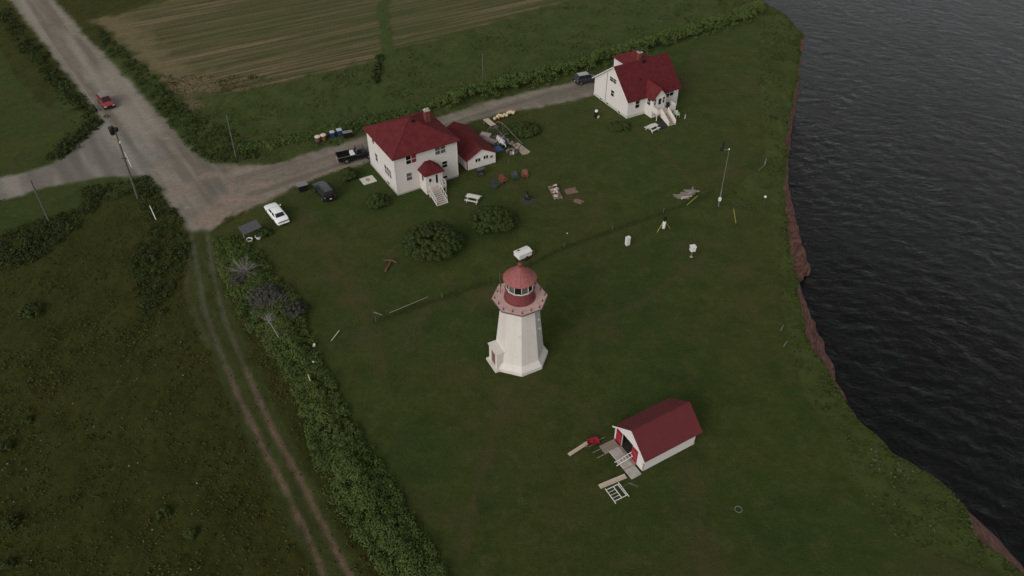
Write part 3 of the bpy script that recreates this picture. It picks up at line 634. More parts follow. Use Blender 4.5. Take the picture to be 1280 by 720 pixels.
# ------------------------------------------------------------------ building helpers
def window(parent, axis, c0, c1, z0, z1, pos, out, glass=GLASS, mull=(), bars=(), curtain=None, name='window'):
    """window on a wall plane; axis 'x' = wall along x at y=pos, axis 'y' = wall along y at x=pos; out = outward sign"""
    def pt(a, d, z): return (a, pos+out*d, z) if axis == 'x' else (pos+out*d, a, z)
    fw = .07; b = MB()
    b.span(pt(c0-fw, -.01, z1), pt(c1+fw, .05, z1+fw)); b.span(pt(c0-fw-.02, -.01, z0-fw), pt(c1+fw+.02, .07, z0))
    b.span(pt(c0-fw, -.01, z0), pt(c0, .045, z1)); b.span(pt(c1, -.01, z0), pt(c1+fw, .045, z1))
    for m_ in mull: b.span(pt(m_-.035, -.01, z0), pt(m_+.035, .04, z1))
    for m_ in bars: b.span(pt(c0, -.01, m_-.028), pt(c1, .035, m_+.028))
    fr = b.build(name, TRIM, parent)
    edges = [c0]+list(mull)+[c1]
    for i in range(len(edges)-1):
        q = MB().span(pt(edges[i], -.02, z0), pt(edges[i+1], .012, z1))
        g = glass
        if curtain is not None and i == curtain: g = CURT
        q.build('pane', g, fr)
    return fr
def steps(parent, x0, x1, ytop, ybot, ztop, n, m, name='step'):
    for i in range(n):
        f0, f1 = i/n, (i+1)/n; y0, y1 = ytop+(ybot-ytop)*f0, ytop+(ybot-ytop)*f1; z = ztop*(1-f1)+ztop/n*.4
        MB().span((x0, y0, z-.05), (x1, y1, z)).build(name, m, parent)

# ------------------------------------------------------------------ two-storey house
Y1 = R(31.0)
H = empty('house', (-15.72, 88.12, 0), Y1, 'two-storey white house with a red pyramid roof and front stairs', 'house')
Wd, De, Hz = 9.4, 9.4, 5.95
MB().span((0, 0, -.2), (Wd, De, Hz)).build('wall', WALL, H)
MB().span((-.04, -.04, -.2), (Wd+.04, De+.04, .22)).build('foundation', CONC, H)
ov = .38; ap = (4.75, 4.75, 8.3); c4 = [(-ov, -ov, Hz), (Wd+ov, -ov, Hz), (Wd+ov, De+ov, Hz), (-ov, De+ov, Hz)]
r = MB(); r.add(c4+[ap]+[(x, y, z-.14) for x, y, z in c4], [(0,1,4),(1,2,4),(2,3,4),(3,0,4),(0,5,6,1),(1,6,7,2),(2,7,8,3),(3,8,5,0),(5,8,7,6)])
roof = r.build('roof', ROOF, H)
ch = MB().span((7.05, 4.4, 6.6), (7.75, 5.1, 8.75)).build('chimney', BRICK, roof)
MB().span((7.0, 4.35, 8.75), (7.8, 5.15, 8.87)).build('chimney_cap', CONC, ch)
for i in range(3): MB().lathe([(.09, 8.87), (.09, 9.1)], 8, (7.18+.22*i, 4.75, 0)).build('flue', PALEWOOD, ch)
MB().span((6.8, 4.1, 6.9), (7.05, 4.4, 7.3)).build('flashing', REDP, roof)
MB().box((4.95, 4.1, 8.22), (.36, .36, .42)).build('roof_vent', BLKPLAS, roof, bevel=.04)
def hip_ridge(parent, a, bpt): MB().tube(a, bpt, .05, .05, 6).build('ridge_cap', ROOF, parent)
for q in c4: hip_ridge(roof, Vector(q)+Vector((0,0,.0)), ap)
for x_ in (0, Wd): MB().span((x_-.06 if x_ == 0 else x_-.10, -.03, .22), (x_+.10 if x_ == 0 else x_+.06, .0, Hz-.14)).build('corner_board', TRIM, H)
window(H, 'x', 1.72, 3.22, 4.42, 5.62, 0, -1, GLASS, (2.47,), (5.02,), 1)
window(H, 'x', 6.08, 7.66, 4.52, 5.66, 0, -1, PALEGLASS, (6.87,), (5.1,))
window(H, 'x', 1.55, 2.33, 1.85, 3.05, 0, -1, PALEGLASS, (), (2.45,))
window(H, 'x', 7.0, 7.78, 2.15, 3.15, 0, -1, GLASS, (), (2.65,))
window(H, 'x', 6.85, 7.65, .40, .76, 0, -1)
window(H, 'y', 6.75, 7.40, 4.62, 5.28, 0, -1)
window(H, 'y', 6.15, 6.95, 2.05, 3.25, 0, -1, GLASS, (), (2.65,))
window(H, 'y', 1.55, 3.75, 1.75, 3.10, 0, -1, PALEGLASS, (2.25, 3.05), (2.4,))
window(H, 'y', 2.55, 3.35, .26, .62, 0, -1)
window(H, 'y', 3.2, 4.0, 4.3, 5.4, Wd, 1); window(H, 'x', 2.0, 3.0, 4.3, 5.4, De, 1)
# porch with its own hipped roof
po = MB().span((3.5, -1.95, -.1), (6.05, -.005, 3.15)).build('porch', WALL, H)
pr = MB(); e4 = [(3.2, -2.3, 3.12), (6.35, -2.3, 3.12), (6.35, -.01, 3.12), (3.2, -.01, 3.12), (4.35, -1.1, 4.08), (5.2, -1.1, 4.08), (5.2, -.01, 4.08), (4.35, -.01, 4.08)]
pr.add(e4, [(0,1,5,4),(1,2,6,5),(3,0,4,7),(4,5,6,7),(0,3,2,1),(2,3,7,6)]); pr.build('porch_roof', ROOF2, po)
window(po, 'y', -1.35, -.75, 1.85, 2.75, 3.5, -1); window(po, 'x', 3.95, 4.35, 1.9, 2.45, -1.95, -1)
d = MB().span((4.85, -2.0, 1.02), (5.65, -1.96, 2.95)).build('door', TRIM, po)
MB().span((4.98, -2.012, 1.5), (5.28, -1.99, 2.8)).build('pane', GLASS, d)
MB().span((3.55, -2.75, .88), (6.2, -1.955, 1.0)).build('deck', STEPW, H)
for x_ in (3.65, 6.1): MB().span((x_-.05, -2.7, -.1), (x_+.05, -2.6, .88)).build('deck_post', TRIM, H)
steps(H, 3.62, 5.02, -2.76, -5.1, 1.0, 8, STEPW)
for x_, tp in ((3.52, 0), (5.12, 1)):
    b = MB(); b.bar((x_, -2.75, .82), (x_, -5.1, .04), .06, .24); b.bar((x_, -2.7, 1.85), (x_, -4.9, 1.0), .07, .07)
    for k in range(5): yy = -2.75-k*.53; zb = 1.0-(k*.53)/2.35; b.span((x_-.035, yy-.035, zb-.1), (x_+.035, yy+.035, zb+.88))
    b.build('stair_railing', TRIM, H)
b = MB()
for x_ in (5.2, 5.65, 6.12): b.span((x_-.04, -2.74, 1.0), (x_+.04, -2.66, 1.9))
b.span((5.2, -2.73, 1.82), (6.16, -2.67, 1.9)); b.span((5.2, -2.72, 1.38), (6.16, -2.68, 1.44)); b.span((6.09, -2.7, 1.82), (6.15, -1.96, 1.9)); b.span((6.09, -2.7, 1.38), (6.15, -1.96, 1.44))
b.build('deck_railing', TRIM, H)
# ------------------------------------------------------------------ low outbuilding behind it
Gg = empty('outbuilding', (-6.45, 94.45, 0), R(29.5), 'low white gabled outbuilding with peeling paint beside the two-storey house', 'outbuilding')
w_, l_, e_, a_ = 4.65, 8.6, 1.75, 2.98
b = MB(); pf = [(0, -.1), (w_, -.1), (w_, e_), (w_/2, a_), (0, e_)]
b.add([(x, y, z) for y in (0, l_) for x, z in pf], [(0,1,2,3,4),(9,8,7,6,5),(0,5,6,1),(1,6,7,2),(2,7,8,3),(3,8,9,4),(4,9,5,0)]); b.build('wall', PEEL, Gg)
b = MB()
b.slab([(-.28, -.25, e_-.10), (w_/2, -.25, a_+.10), (w_/2, l_+.2, a_+.10), (-.28, l_+.2, e_-.10)], .1)
b.slab([(w_+.28, -.25, e_-.10), (w_/2, -.25, a_+.10), (w_/2, l_+.2, a_+.10), (w_+.28, l_+.2, e_-.10)], .1); b.build('roof', ROOF, Gg)
MB().span((-.03, -.03, 0), (.09, .06, e_-.2)).build('corner_board', CURT, Gg)
window(Gg, 'x', 1.35, 2.15, .98, 1.5, 0, -1, GLASS, (1.75,)); window(Gg, 'x', 2.68, 3.42, 1.1, 1.62, 0, -1, GLASS, (3.05,)); window(Gg, 'x', 3.75, 4.2, .98, 1.38, 0, -1, PALEGLASS)
# ------------------------------------------------------------------ far house
H2 = empty('house', (18.22, 109.7, 0), R(29.0), 'white gabled house with a dark red roof and a small front porch near the cliff', 'house')
W2, D2, E2, RY, RZ = 9.95, 9.4, 3.15, 4.25, 7.05
sl_f = (RZ-E2)/RY; sl_b = (RZ-E2)/(D2-RY)
b = MB(); pf = [(0, -.2), (D2, -.2), (D2, E2), (RY, RZ-.05), (0, E2)]
b.add([(x, y, z) for x in (0, W2) for y, z in pf], [(0,1,2,3,4),(9,8,7,6,5),(0,5,6,1),(1,6,7,2),(2,7,8,3),(3,8,9,4),(4,9,5,0)]); b.build('wall', WALL2, H2)
b = MB(); b.span((-.04, -.04, -.2), (W2+.04, D2+.04, .42)); b.build('foundation', mat('pale_green_foundation', (.50,.52,.42), .85, .15, 3), H2)
b = MB(); o_ = .35
b.slab([(-o_, -o_, E2-o_*sl_f+.08), (W2+o_, -o_, E2-o_*sl_f+.08), (W2+o_, RY, RZ+.06), (-o_, RY, RZ+.06)], .12)
b.slab([(-o_, D2+o_, E2-o_*sl_b+.08), (-o_, RY, RZ+.06), (W2+o_, RY, RZ+.06), (W2+o_, D2+o_, E2-o_*sl_b+.08)], .12)
rf2 = b.build('roof', ROOF2, H2)
b = MB()                                            # white barge boards along the left gable
b.bar((-o_-.01, -o_, E2-o_*sl_f), (-o_-.01, RY, RZ-.03), .03, .16); b.bar((-o_-.01, D2+o_, E2-o_*sl_b), (-o_-.01, RY, RZ-.03), .03, .16); b.build('barge_board', TRIM, rf2)
MB().span((-.03, 6.0, .42), (0.0, 6.12, 5.3)).build('downpipe', GREYLID, H2)
# rear wing with hipped roof
MB().span((3.75, 5.2, .0), (8.6, D2+.25, 5.75)).build('rear_wing', WALL2, H2)
e4 = [(3.4, 4.6, 5.7), (8.95, 4.6, 5.7), (8.95, D2+.6, 5.7), (3.4, D2+.6, 5.7)]
r = MB(); r.add(e4+[(6.2, 5.9, 7.0), (6.2, 7.6, 7.0)], [(0,1,4),(1,2,5,4),(2,3,5),(3,0,4,5),(0,3,2,1)]); r.build('rear_roof', ROOF, H2)
ch = MB().span((5.15, 5.05, 6.2), (5.75, 5.65, 7.75)).build('chimney', BRICK, H2)
MB().span((5.08, 4.98, 7.75), (5.82, 5.72, 7.9)).build('chimney_cap', CONC, ch); MB().lathe([(.14, 7.9), (.14, 8.05)], 10, (5.45, 5.35, 0)).build('flue', BLKPLAS, ch)
MB().box((5.2, 3.9, 6.95), (.5, .45, .6)).build('roof_vent', BLKPLAS, rf2, bevel=.05); MB().lathe([(.09, 4.4), (.09, 5.3)], 8, (3.4, 1.9, 0)).build('vent_pipe', BLKPLAS, rf2)
window(H2, 'x', 1.45, 2.25, 1.42, 2.75, 0, -1, GLASS, (), (2.05,)); window(H2, 'x', 7.35, 8.95, 1.90, 3.02, 0, -1, GLASS, (8.15,), (2.5,))
window(H2, 'y', 3.55, 5.25, 4.35, 5.05, 0, -1, GLASS, (4.4,), (4.72,)); window(H2, 'y', 3.85, 4.65, 2.0, 3.0, 0, -1, GLASS, (), (2.5,))
for y_ in (1.7, 5.0, 6.8): window(H2, 'y', y_, y_+.7, .10, .34, -.04, -1)
po = MB(); x0, x1, yf = 3.5, 6.0, -1.75
pf = [(x0, -.1), (x1, -.1), (x1, 3.35), ((x0+x1)/2, 4.78), (x0, 3.35)]
po.add([(x, y, z) for y in (yf, 1.2) for x, z in pf], [(0,1,2,3,4),(9,8,7,6,5),(0,5,6,1),(1,6,7,2),(2,7,8,3),(3,8,9,4),(4,9,5,0)]); po = po.build('porch', WALL2, H2)
b = MB(); xm = (x0+x1)/2
b.slab([(x0-.32, yf-.25, 3.06), (xm, yf-.25, 4.90), (xm, 2.0, 4.90), (x0-.32, 0.2, 3.06)], .1); b.slab([(x1+.32, yf-.25, 3.06), (xm, yf-.25, 4.90), (xm, 2.0, 4.90), (x1+.32, 0.2, 3.06)], .1); b.build('porch_roof', ROOF, po)
window(po, 'x', 3.72, 4.05, 2.15, 3.2, yf, -1, GLASS, (), (2.7,)); window(po, 'x', 5.35, 5.75, 2.2, 3.2, yf, -1, GLASS, (), (2.7,)); window(po, 'y', -1.15, -.35, 1.9, 2.9, x0, -1, GLASS, (), (2.4,))
d = MB().span((4.4, yf-.05, 1.25), (5.15, yf-.01, 3.25)).build('door', TRIM, po); MB().span((4.52, yf-.065, 2.1), (5.03, yf-.04, 3.1)).build('pane', GLASS, d)
MB().span((3.55, -3.0, 1.08), (7.2, yf-.005, 1.2)).build('deck', PALEWOOD, H2)
for x_ in (3.65, 5.2, 7.1): MB().span((x_-.05, -2.95, -.1), (x_+.05, -2.85, 1.08)).build('deck_post', TRIM, H2)
b = MB(); b.span((3.55, -3.0, 1.2), (3.62, yf, 2.05)); b.span((3.62, -3.0, 1.2), (4.5, -2.94, 1.95)); b.build('deck_railing', TRIM, H2)
b = MB(); b.span((7.12, -3.0, .2), (7.2, yf, 2.1)); b.span((6.0, -3.0, 1.2), (7.12, -2.94, 2.05)); b.build('deck_railing', TRIM, H2)
b = MB(); b.span((6.2, -2.2, 1.2), (6.6, -1.8, 2.1)); b.build('black_box', BLKPLAS, H2, bevel=.04)
steps(H2, 4.42, 5.6, -3.01, -5.15, 1.2, 8, PALEWOOD)
for x_ in (4.36, 5.66):
    b = MB(); q = [(x_-.04, -3.0, .6), (x_-.04, -5.2, .0), (x_-.04, -5.2, .75), (x_-.04, -3.0, 2.0)]
    b.add(q+[(a+.08, c, z) for a, c, z in q], [(0,1,2,3),(7,6,5,4),(0,4,5,1),(1,5,6,2),(2,6,7,3),(3,7,4,0)]); b.build('stair_side', TRIM, H2)

# ------------------------------------------------------------------ boat shed
S = empty('shed', (12.16, 42.7, 0), R(30.3), 'small white shed with plain red gable roof and open red doors', 'shed')
L3, W3, E3, RY3, RZ3 = 6.2, 4.5, 1.85, 2.15, 3.68
b = MB(); ft = .1; y0_, y1_ = 1.78, 3.35; zt = 1.98                     # walls as real panels with the doorway left open
prof = [(0, 0), (W3, 0), (W3, E3), (RY3, RZ3), (0, E3)]
b.span((0, 0, .05), (L3, ft, E3)); b.span((0, W3-ft, .05), (L3, W3, E3))
b.add([(x, y, z) for x in (L3-ft, L3) for y, z in prof], [(0,1,2,3,4),(9,8,7,6,5),(0,5,6,1),(1,6,7,2),(2,7,8,3),(3,8,9,4),(4,9,5,0)])
def gz(y): return E3+(RZ3-E3)*y/RY3 if y < RY3 else RZ3-(RZ3-E3)*(y-RY3)/(W3-RY3)
def panel(pts):
    n = len(pts); b.add([(x, y, z) for x in (0, ft) for y, z in pts], [tuple(range(n)), tuple(range(2*n-1, n-1, -1))]+[(i, (i+1) % n, n+(i+1) % n, n+i) for i in range(n)])
panel([(0, 0.05), (y0_, .05), (y0_, gz(y0_)), (0, E3)]); panel([(y1_, .05), (W3, .05), (W3, E3), (y1_, gz(y1_))]); panel([(y0_, zt), (y1_, zt), (y1_, gz(y1_)), (RY3, RZ3), (y0_, gz(y0_))])
b.build('wall', WALL2, S)
MB().span((.1, .1, .02), (L3-.1, W3-.1, .12)).build('floor', mat('dark_floor_boards', (.03,.026,.022), .9), S)
b = MB(); sr = (RZ3-E3)/RY3; sb = (RZ3-E3)/(W3-RY3)
b.slab([(-.14, -.22, E3-.22*sr+.06), (L3+.6, -.22, E3-.22*sr+.06), (L3+.6, RY3, RZ3+.06), (-.14, RY3, RZ3+.06)], .09)
b.slab([(-.14, W3+.25, E3-.25*sb+.06), (-.14, RY3, RZ3+.06), (L3+.6, RY3, RZ3+.06), (L3+.6, W3+.25, E3-.25*sb+.06)], .09); rs = b.build('roof', ROOFM, S)
MB().tube((-.15, RY3, RZ3+.06), (L3+.61, RY3, RZ3+.06), .05, .05, 8).build('ridge_cap', ROOFM, rs)
b = MB(); b.bar((-.16, -.22, E3-.22*sr-.02), (-.16, RY3, RZ3-.02), .03, .16); b.bar((-.16, W3+.25, E3-.25*sb-.02), (-.16, RY3, RZ3-.02), .03, .16); b.build('barge_board', TRIM, rs)
for ya, yb in ((y0_-.84, y0_-.03), (y1_+.03, y1_+.84)):
    d = MB().span((-.07, ya, .16), (-.02, yb, 1.9)).build('door', REDDOOR, S)
    for z_ in (.7, 1.35): MB().span((-.085, ya+.03, z_-.03), (-.071, yb-.03, z_+.03)).build('door_batten', PALERED, d)
for k in range(3):                                   # concrete pads
    ya = -.2+k*1.22; MB().span((-1.38, ya, -.05), (-.31 if k else -.25, ya+1.16, .10+.02*k)).build('slab', CONC, S, bevel=.02)
for k in range(6):
    MB().span((-1.9+.12*random.random(), 3.35+.17*k, .05+.012*k), (-.10-.08*random.random(), 3.35+.17*k+.14, .09+.012*k)).build('plank', WOOD, S)
for k in range(4): MB().span((-.30, .9+.62*k, .13), (-.02, .9+.62*k+.58, .17)).build('threshold_board', WOOD, S)
def local(o, p): return o.location + Matrix.Rotation(o.rotation_euler.z, 3, 'Z') @ Vector(p)
def ladder(p0, p1, wdt, n, label, cat, m=WPLAS, name='ladder', r=.028, end=False):
    p0, p1 = Vector(p0), Vector(p1); d = (p1-p0); side = d.cross(Vector((0, 0, 1))).normalized()*wdt/2
    o = empty(name, p0, 0, label, cat); l = d
    for s_ in (-1, 1): MB().bar(side*s_-d.normalized()*.1, side*s_+l, r*1.7, r*1.7).build('rail', m, o)
    for k in range(n): q = l*((k+.4)/n); MB().bar(q-side, q+side, r*1.4, r*1.4).build('rung', m, o)
    return o
ladder(at(770.5, 579.5, .06), at(791, 567, .75), .42, 6, 'white ladder propped on the concrete slab against the right red door', 'ladder')
# old bed frame, boards and gutter on the grass
def flatbox(name, c, yaw, d, m, label, cat, group=None, bevel=.01):
    o = MB().box((0, 0, d[2]/2), d).build(name, m, None, bevel=bevel); o.location = c; o.rotation_euler = (0, 0, yaw); return tag(o, label, cat, group)
def ang(a, b): v = at(*b)-at(*a); return math.atan2(v.y, v.x)
def ground_beam(name, a, bb, wdt, h, m, label, cat):
    p, q = at(*a), at(*bb); o = empty(name, (p+q)/2, math.atan2(q.y-p.y, q.x-p.x), label, cat); l = (q-p).length
    MB().span((-l/2, -wdt/2, .02), (l/2, wdt/2, .06)).build('bottom_board', m, o)
    for s_ in (-1, 1): MB().span((-l/2, s_*wdt/2-.02, .02), (l/2, s_*wdt/2+.02, h)).build('side_board', m, o)
    return o
ground_beam('wooden_trough', (711,569), (741,549.5), .30, .12, PALEWOOD, 'long narrow wooden trough lying on the grass left of the shed', 'trough')
ground_beam('wooden_trough', (749.5,609), (782,595.5), .40, .16, PALEWOOD, 'wider wooden trough on the grass below the shed slab', 'trough')
o = empty('bed_frame', at(757.5,613), ang((757.5,612),(774,604)), 'white metal frame with rungs lying flat on the grass', 'metal frame')
l_ = (at(774,604)-at(757.5,612)).length; dpt = 1.35
for nm, a_, b_ in (('rail', (0,0,.06), (l_,0,.06)), ('rail', (0,-dpt,.06), (l_,-dpt,.06)), ('post', (0,.15,.06), (0,-dpt-.25,.06)), ('post', (l_*.55,.05,.06), (l_*.55,-dpt,.06)), ('post', (l_,.15,.06), (l_,-dpt-.2,.06)), ('post', (l_*.88,.0,.06), (l_*.92,-dpt,.06))): MB().bar(a_, b_, .06, .06).build(nm, WPLAS, o)
for k in range(3): MB().bar((0, -dpt*(k+1)/4, .06), (l_*.55, -dpt*(k+1)/4, .06), .035, .035).build('rung', WPLAS, o)
o = empty('wheelbarrow', at(741.5,556), R(20), 'small red wheelbarrow standing in long grass beside the narrow trough', 'wheelbarrow')
b = MB(); b.add([(-.5,-.22,.28),(.3,-.22,.28),(.3,.22,.28),(-.5,.22,.28),(-.65,-.38,.62),(.5,-.38,.62),(.5,.38,.62),(-.65,.38,.62)], [(3,2,1,0),(0,1,5,4),(1,2,6,5),(2,3,7,6),(3,0,4,7),(0,1,2,3)]); b.build('tray', REDDOOR, o)
MB().lathe([(.10,-.05),(.19,-.05),(.2,0),(.19,.05),(.10,.05)], 14, (.55,0,.2), 'y').build('wheel', TYRE, o)
for s_ in (-1, 1): MB().path([(.55,s_*.08,.2),(-.3,s_*.25,.3),(-1.05,s_*.3,.5)], .022).build('handle', WOOD, o); MB().bar((-.45,s_*.25,.3),(-.5,s_*.28,0),.03,.03).build('leg', RUST, o)
for (a_, b_, lw) in (((741,566),(762,556),'middle'),((746,573),(766,563),'nearest'),((742,553),(756,547),'farthest')):
    p, q = at(*a_), at(*b_); o = MB().bar((0,0,.04), (q-p)+Vector((0,0,.06)), .06, .04).build('loose_lath', WOOD); o.location = p
    tag(o, lw+' of three thin weathered laths in the grass left of the shed door', 'lath', 'loose laths beside the shed')
o = MB()
for k in range(5): o.tube((0,0,.02), (random.gauss(0,.5), random.gauss(0,.5), random.uniform(.05,.35)), .015, .01, 5)
o = o.build('wire_scrap', STEEL); o.location = at(786,604); tag(o, 'tangle of thin bent wire on the grass below the shed corner', 'wire')

# ------------------------------------------------------------------ lighthouse
LC = Vector((.78, 57.68, 0)); A0 = R(-85)
LH = empty('lighthouse', LC, 0, 'white octagonal concrete lighthouse tower with faded red lantern', 'lighthouse')
def octa(prof, n=8, a0=A0): return MB().lathe(prof, n, (0,0,0), 'z', a0)
octa([(3.12,-.2),(3.12,.42),(2.62,.98),(1.95,7.75),(1.95,8.0),(2.5,8.27)]).build('tower', CONC_W, LH)
octa([(2.62,8.22),(2.80,8.30),(2.86,8.38),(2.86,8.50)]).build('gallery_edge', GREYED, LH); octa([(2.80,8.46),(2.80,8.535)]).build('gallery', PINK, LH)
MB().lathe([(1.62,8.53),(1.62,8.62),(1.47,8.66),(1.45,9.72),(1.52,9.76),(1.52,9.82)], 20).build('lantern_base', FADED if False else REDP, LH)
b = MB()
NP = 12
for i in range(NP):
    a = 2*math.pi*i/NP+.12; c_, s_ = math.cos(a), math.sin(a); b.box((1.36*c_, 1.36*s_, 10.40), (.06, .045, 1.2), Matrix.Rotation(a, 3, 'Z'))
b.lathe([(1.33,9.81),(1.40,9.81),(1.40,9.90),(1.33,9.90)], NP, (0,0,0), 'z', .12); b.lathe([(1.33,10.92),(1.40,10.92),(1.40,11.0),(1.33,11.0)], NP, (0,0,0), 'z', .12); lf = b.build('lantern_frame', TRIM, LH)
for i in range(NP):
    a, a2 = 2*math.pi*i/NP+.12, 2*math.pi*(i+1)/NP+.12; p, q = (1.33*math.cos(a), 1.33*math.sin(a)), (1.33*math.cos(a2), 1.33*math.sin(a2))
    MB().add([(*p, 9.88), (*q, 9.88), (*q, 10.94), (*p, 10.94), (p[0]*.985,p[1]*.985,9.88), (q[0]*.985,q[1]*.985,9.88), (q[0]*.985,q[1]*.985,10.94), (p[0]*.985,p[1]*.985,10.94)], [(0,1,2,3),(7,6,5,4),(0,4,5,1),(1,5,6,2),(2,6,7,3),(3,7,4,0)]).build('pane', GLASS if i not in (9, 7) else PALEGLASS, lf)
rr = MB().lathe([(1.30,10.98),(1.66,10.98),(1.70,11.03),(1.68,11.10),(1.05,11.62),(.5,12.12),(.24,12.40)], 20).build('lantern_roof', FADED, LH)
MB().lathe([(.17,12.36),(.17,12.62),(.26,12.66),(.26,12.78),(.14,12.90),(.03,12.95)], 12).build('roof_ventilator', REDP, rr)
b = MB()
for i in range(20): a = 2*math.pi*i/20; b.tube((1.67*math.cos(a), 1.67*math.sin(a), 11.12), (.27*math.cos(a), .27*math.sin(a), 12.40), .014, .012, 4)
b.build('roof_seam', FADED, rr)
for i in range(16):
    a = A0+2*math.pi*i/16; rr_ = 2.55 if i % 2 == 0 else 2.38
    q = MB(); q.lathe([(.10,8.53),(.10,8.57),(.035,8.6),(.035,8.86)], 8, (rr_*math.cos(a), rr_*math.sin(a), 0)); q.build('railing_stub', REDP, LH)
MB().tube((-1.95, .55, 8.53), (-1.98, .62, 11.1), .035, .025, 6).build('antenna', GREYED, LH); MB().span((-1.75,.6,10.6),(-1.5,.66,11.0)).build('bracket', REDP, LH)
PA = R(-152.5); d_ = Vector((math.cos(PA), math.sin(PA), 0))
M_ = Matrix.Rotation(PA, 4, 'Z')
b = MB(); b.M = M_; b.span((1.6,-.95,-.15),(3.12,-.78,2.40)); b.span((1.6,.78,-.15),(3.12,.95,2.40)); b.span((1.6,-.78,2.05),(3.12,.78,2.40)); b.span((2.95,-.78,-.15),(3.12,-.48,2.05)); b.span((2.95,.48,-.15),(3.12,.78,2.05)); b.span((1.6,-1.02,2.40),(3.24,1.02,2.52)); po = b.build('porch', CONC_W, LH)
b = MB(); b.M = M_; b.span((2.98,-.46,.25),(3.03,.46,2.03)); d = b.build('door', mat('brown_red_door', (.20,.10,.09), .7), po)
b = MB(); b.M = M_; b.box((3.05,.32,1.1),(.05,.05,.12)); b.build('handle', STEEL, d)
b = MB(); b.M = M_; b.span((2.4,-1.15,-.15),(3.42,1.15,.25)); b.build('porch_step', CONC_W, LH)
b = MB()
for z_, a_ in ((7.2,-20),(4.7,-18),(6.0,-19)): a = R(a_); rr_ = 2.62-(z_-.98)*.099-.07; b.box((rr_*math.cos(a), rr_*math.sin(a), z_), (.22,.2,.16), Matrix.Rotation(a,3,'Z'))
b.build('vent_box', TRIM, LH, bevel=.02)

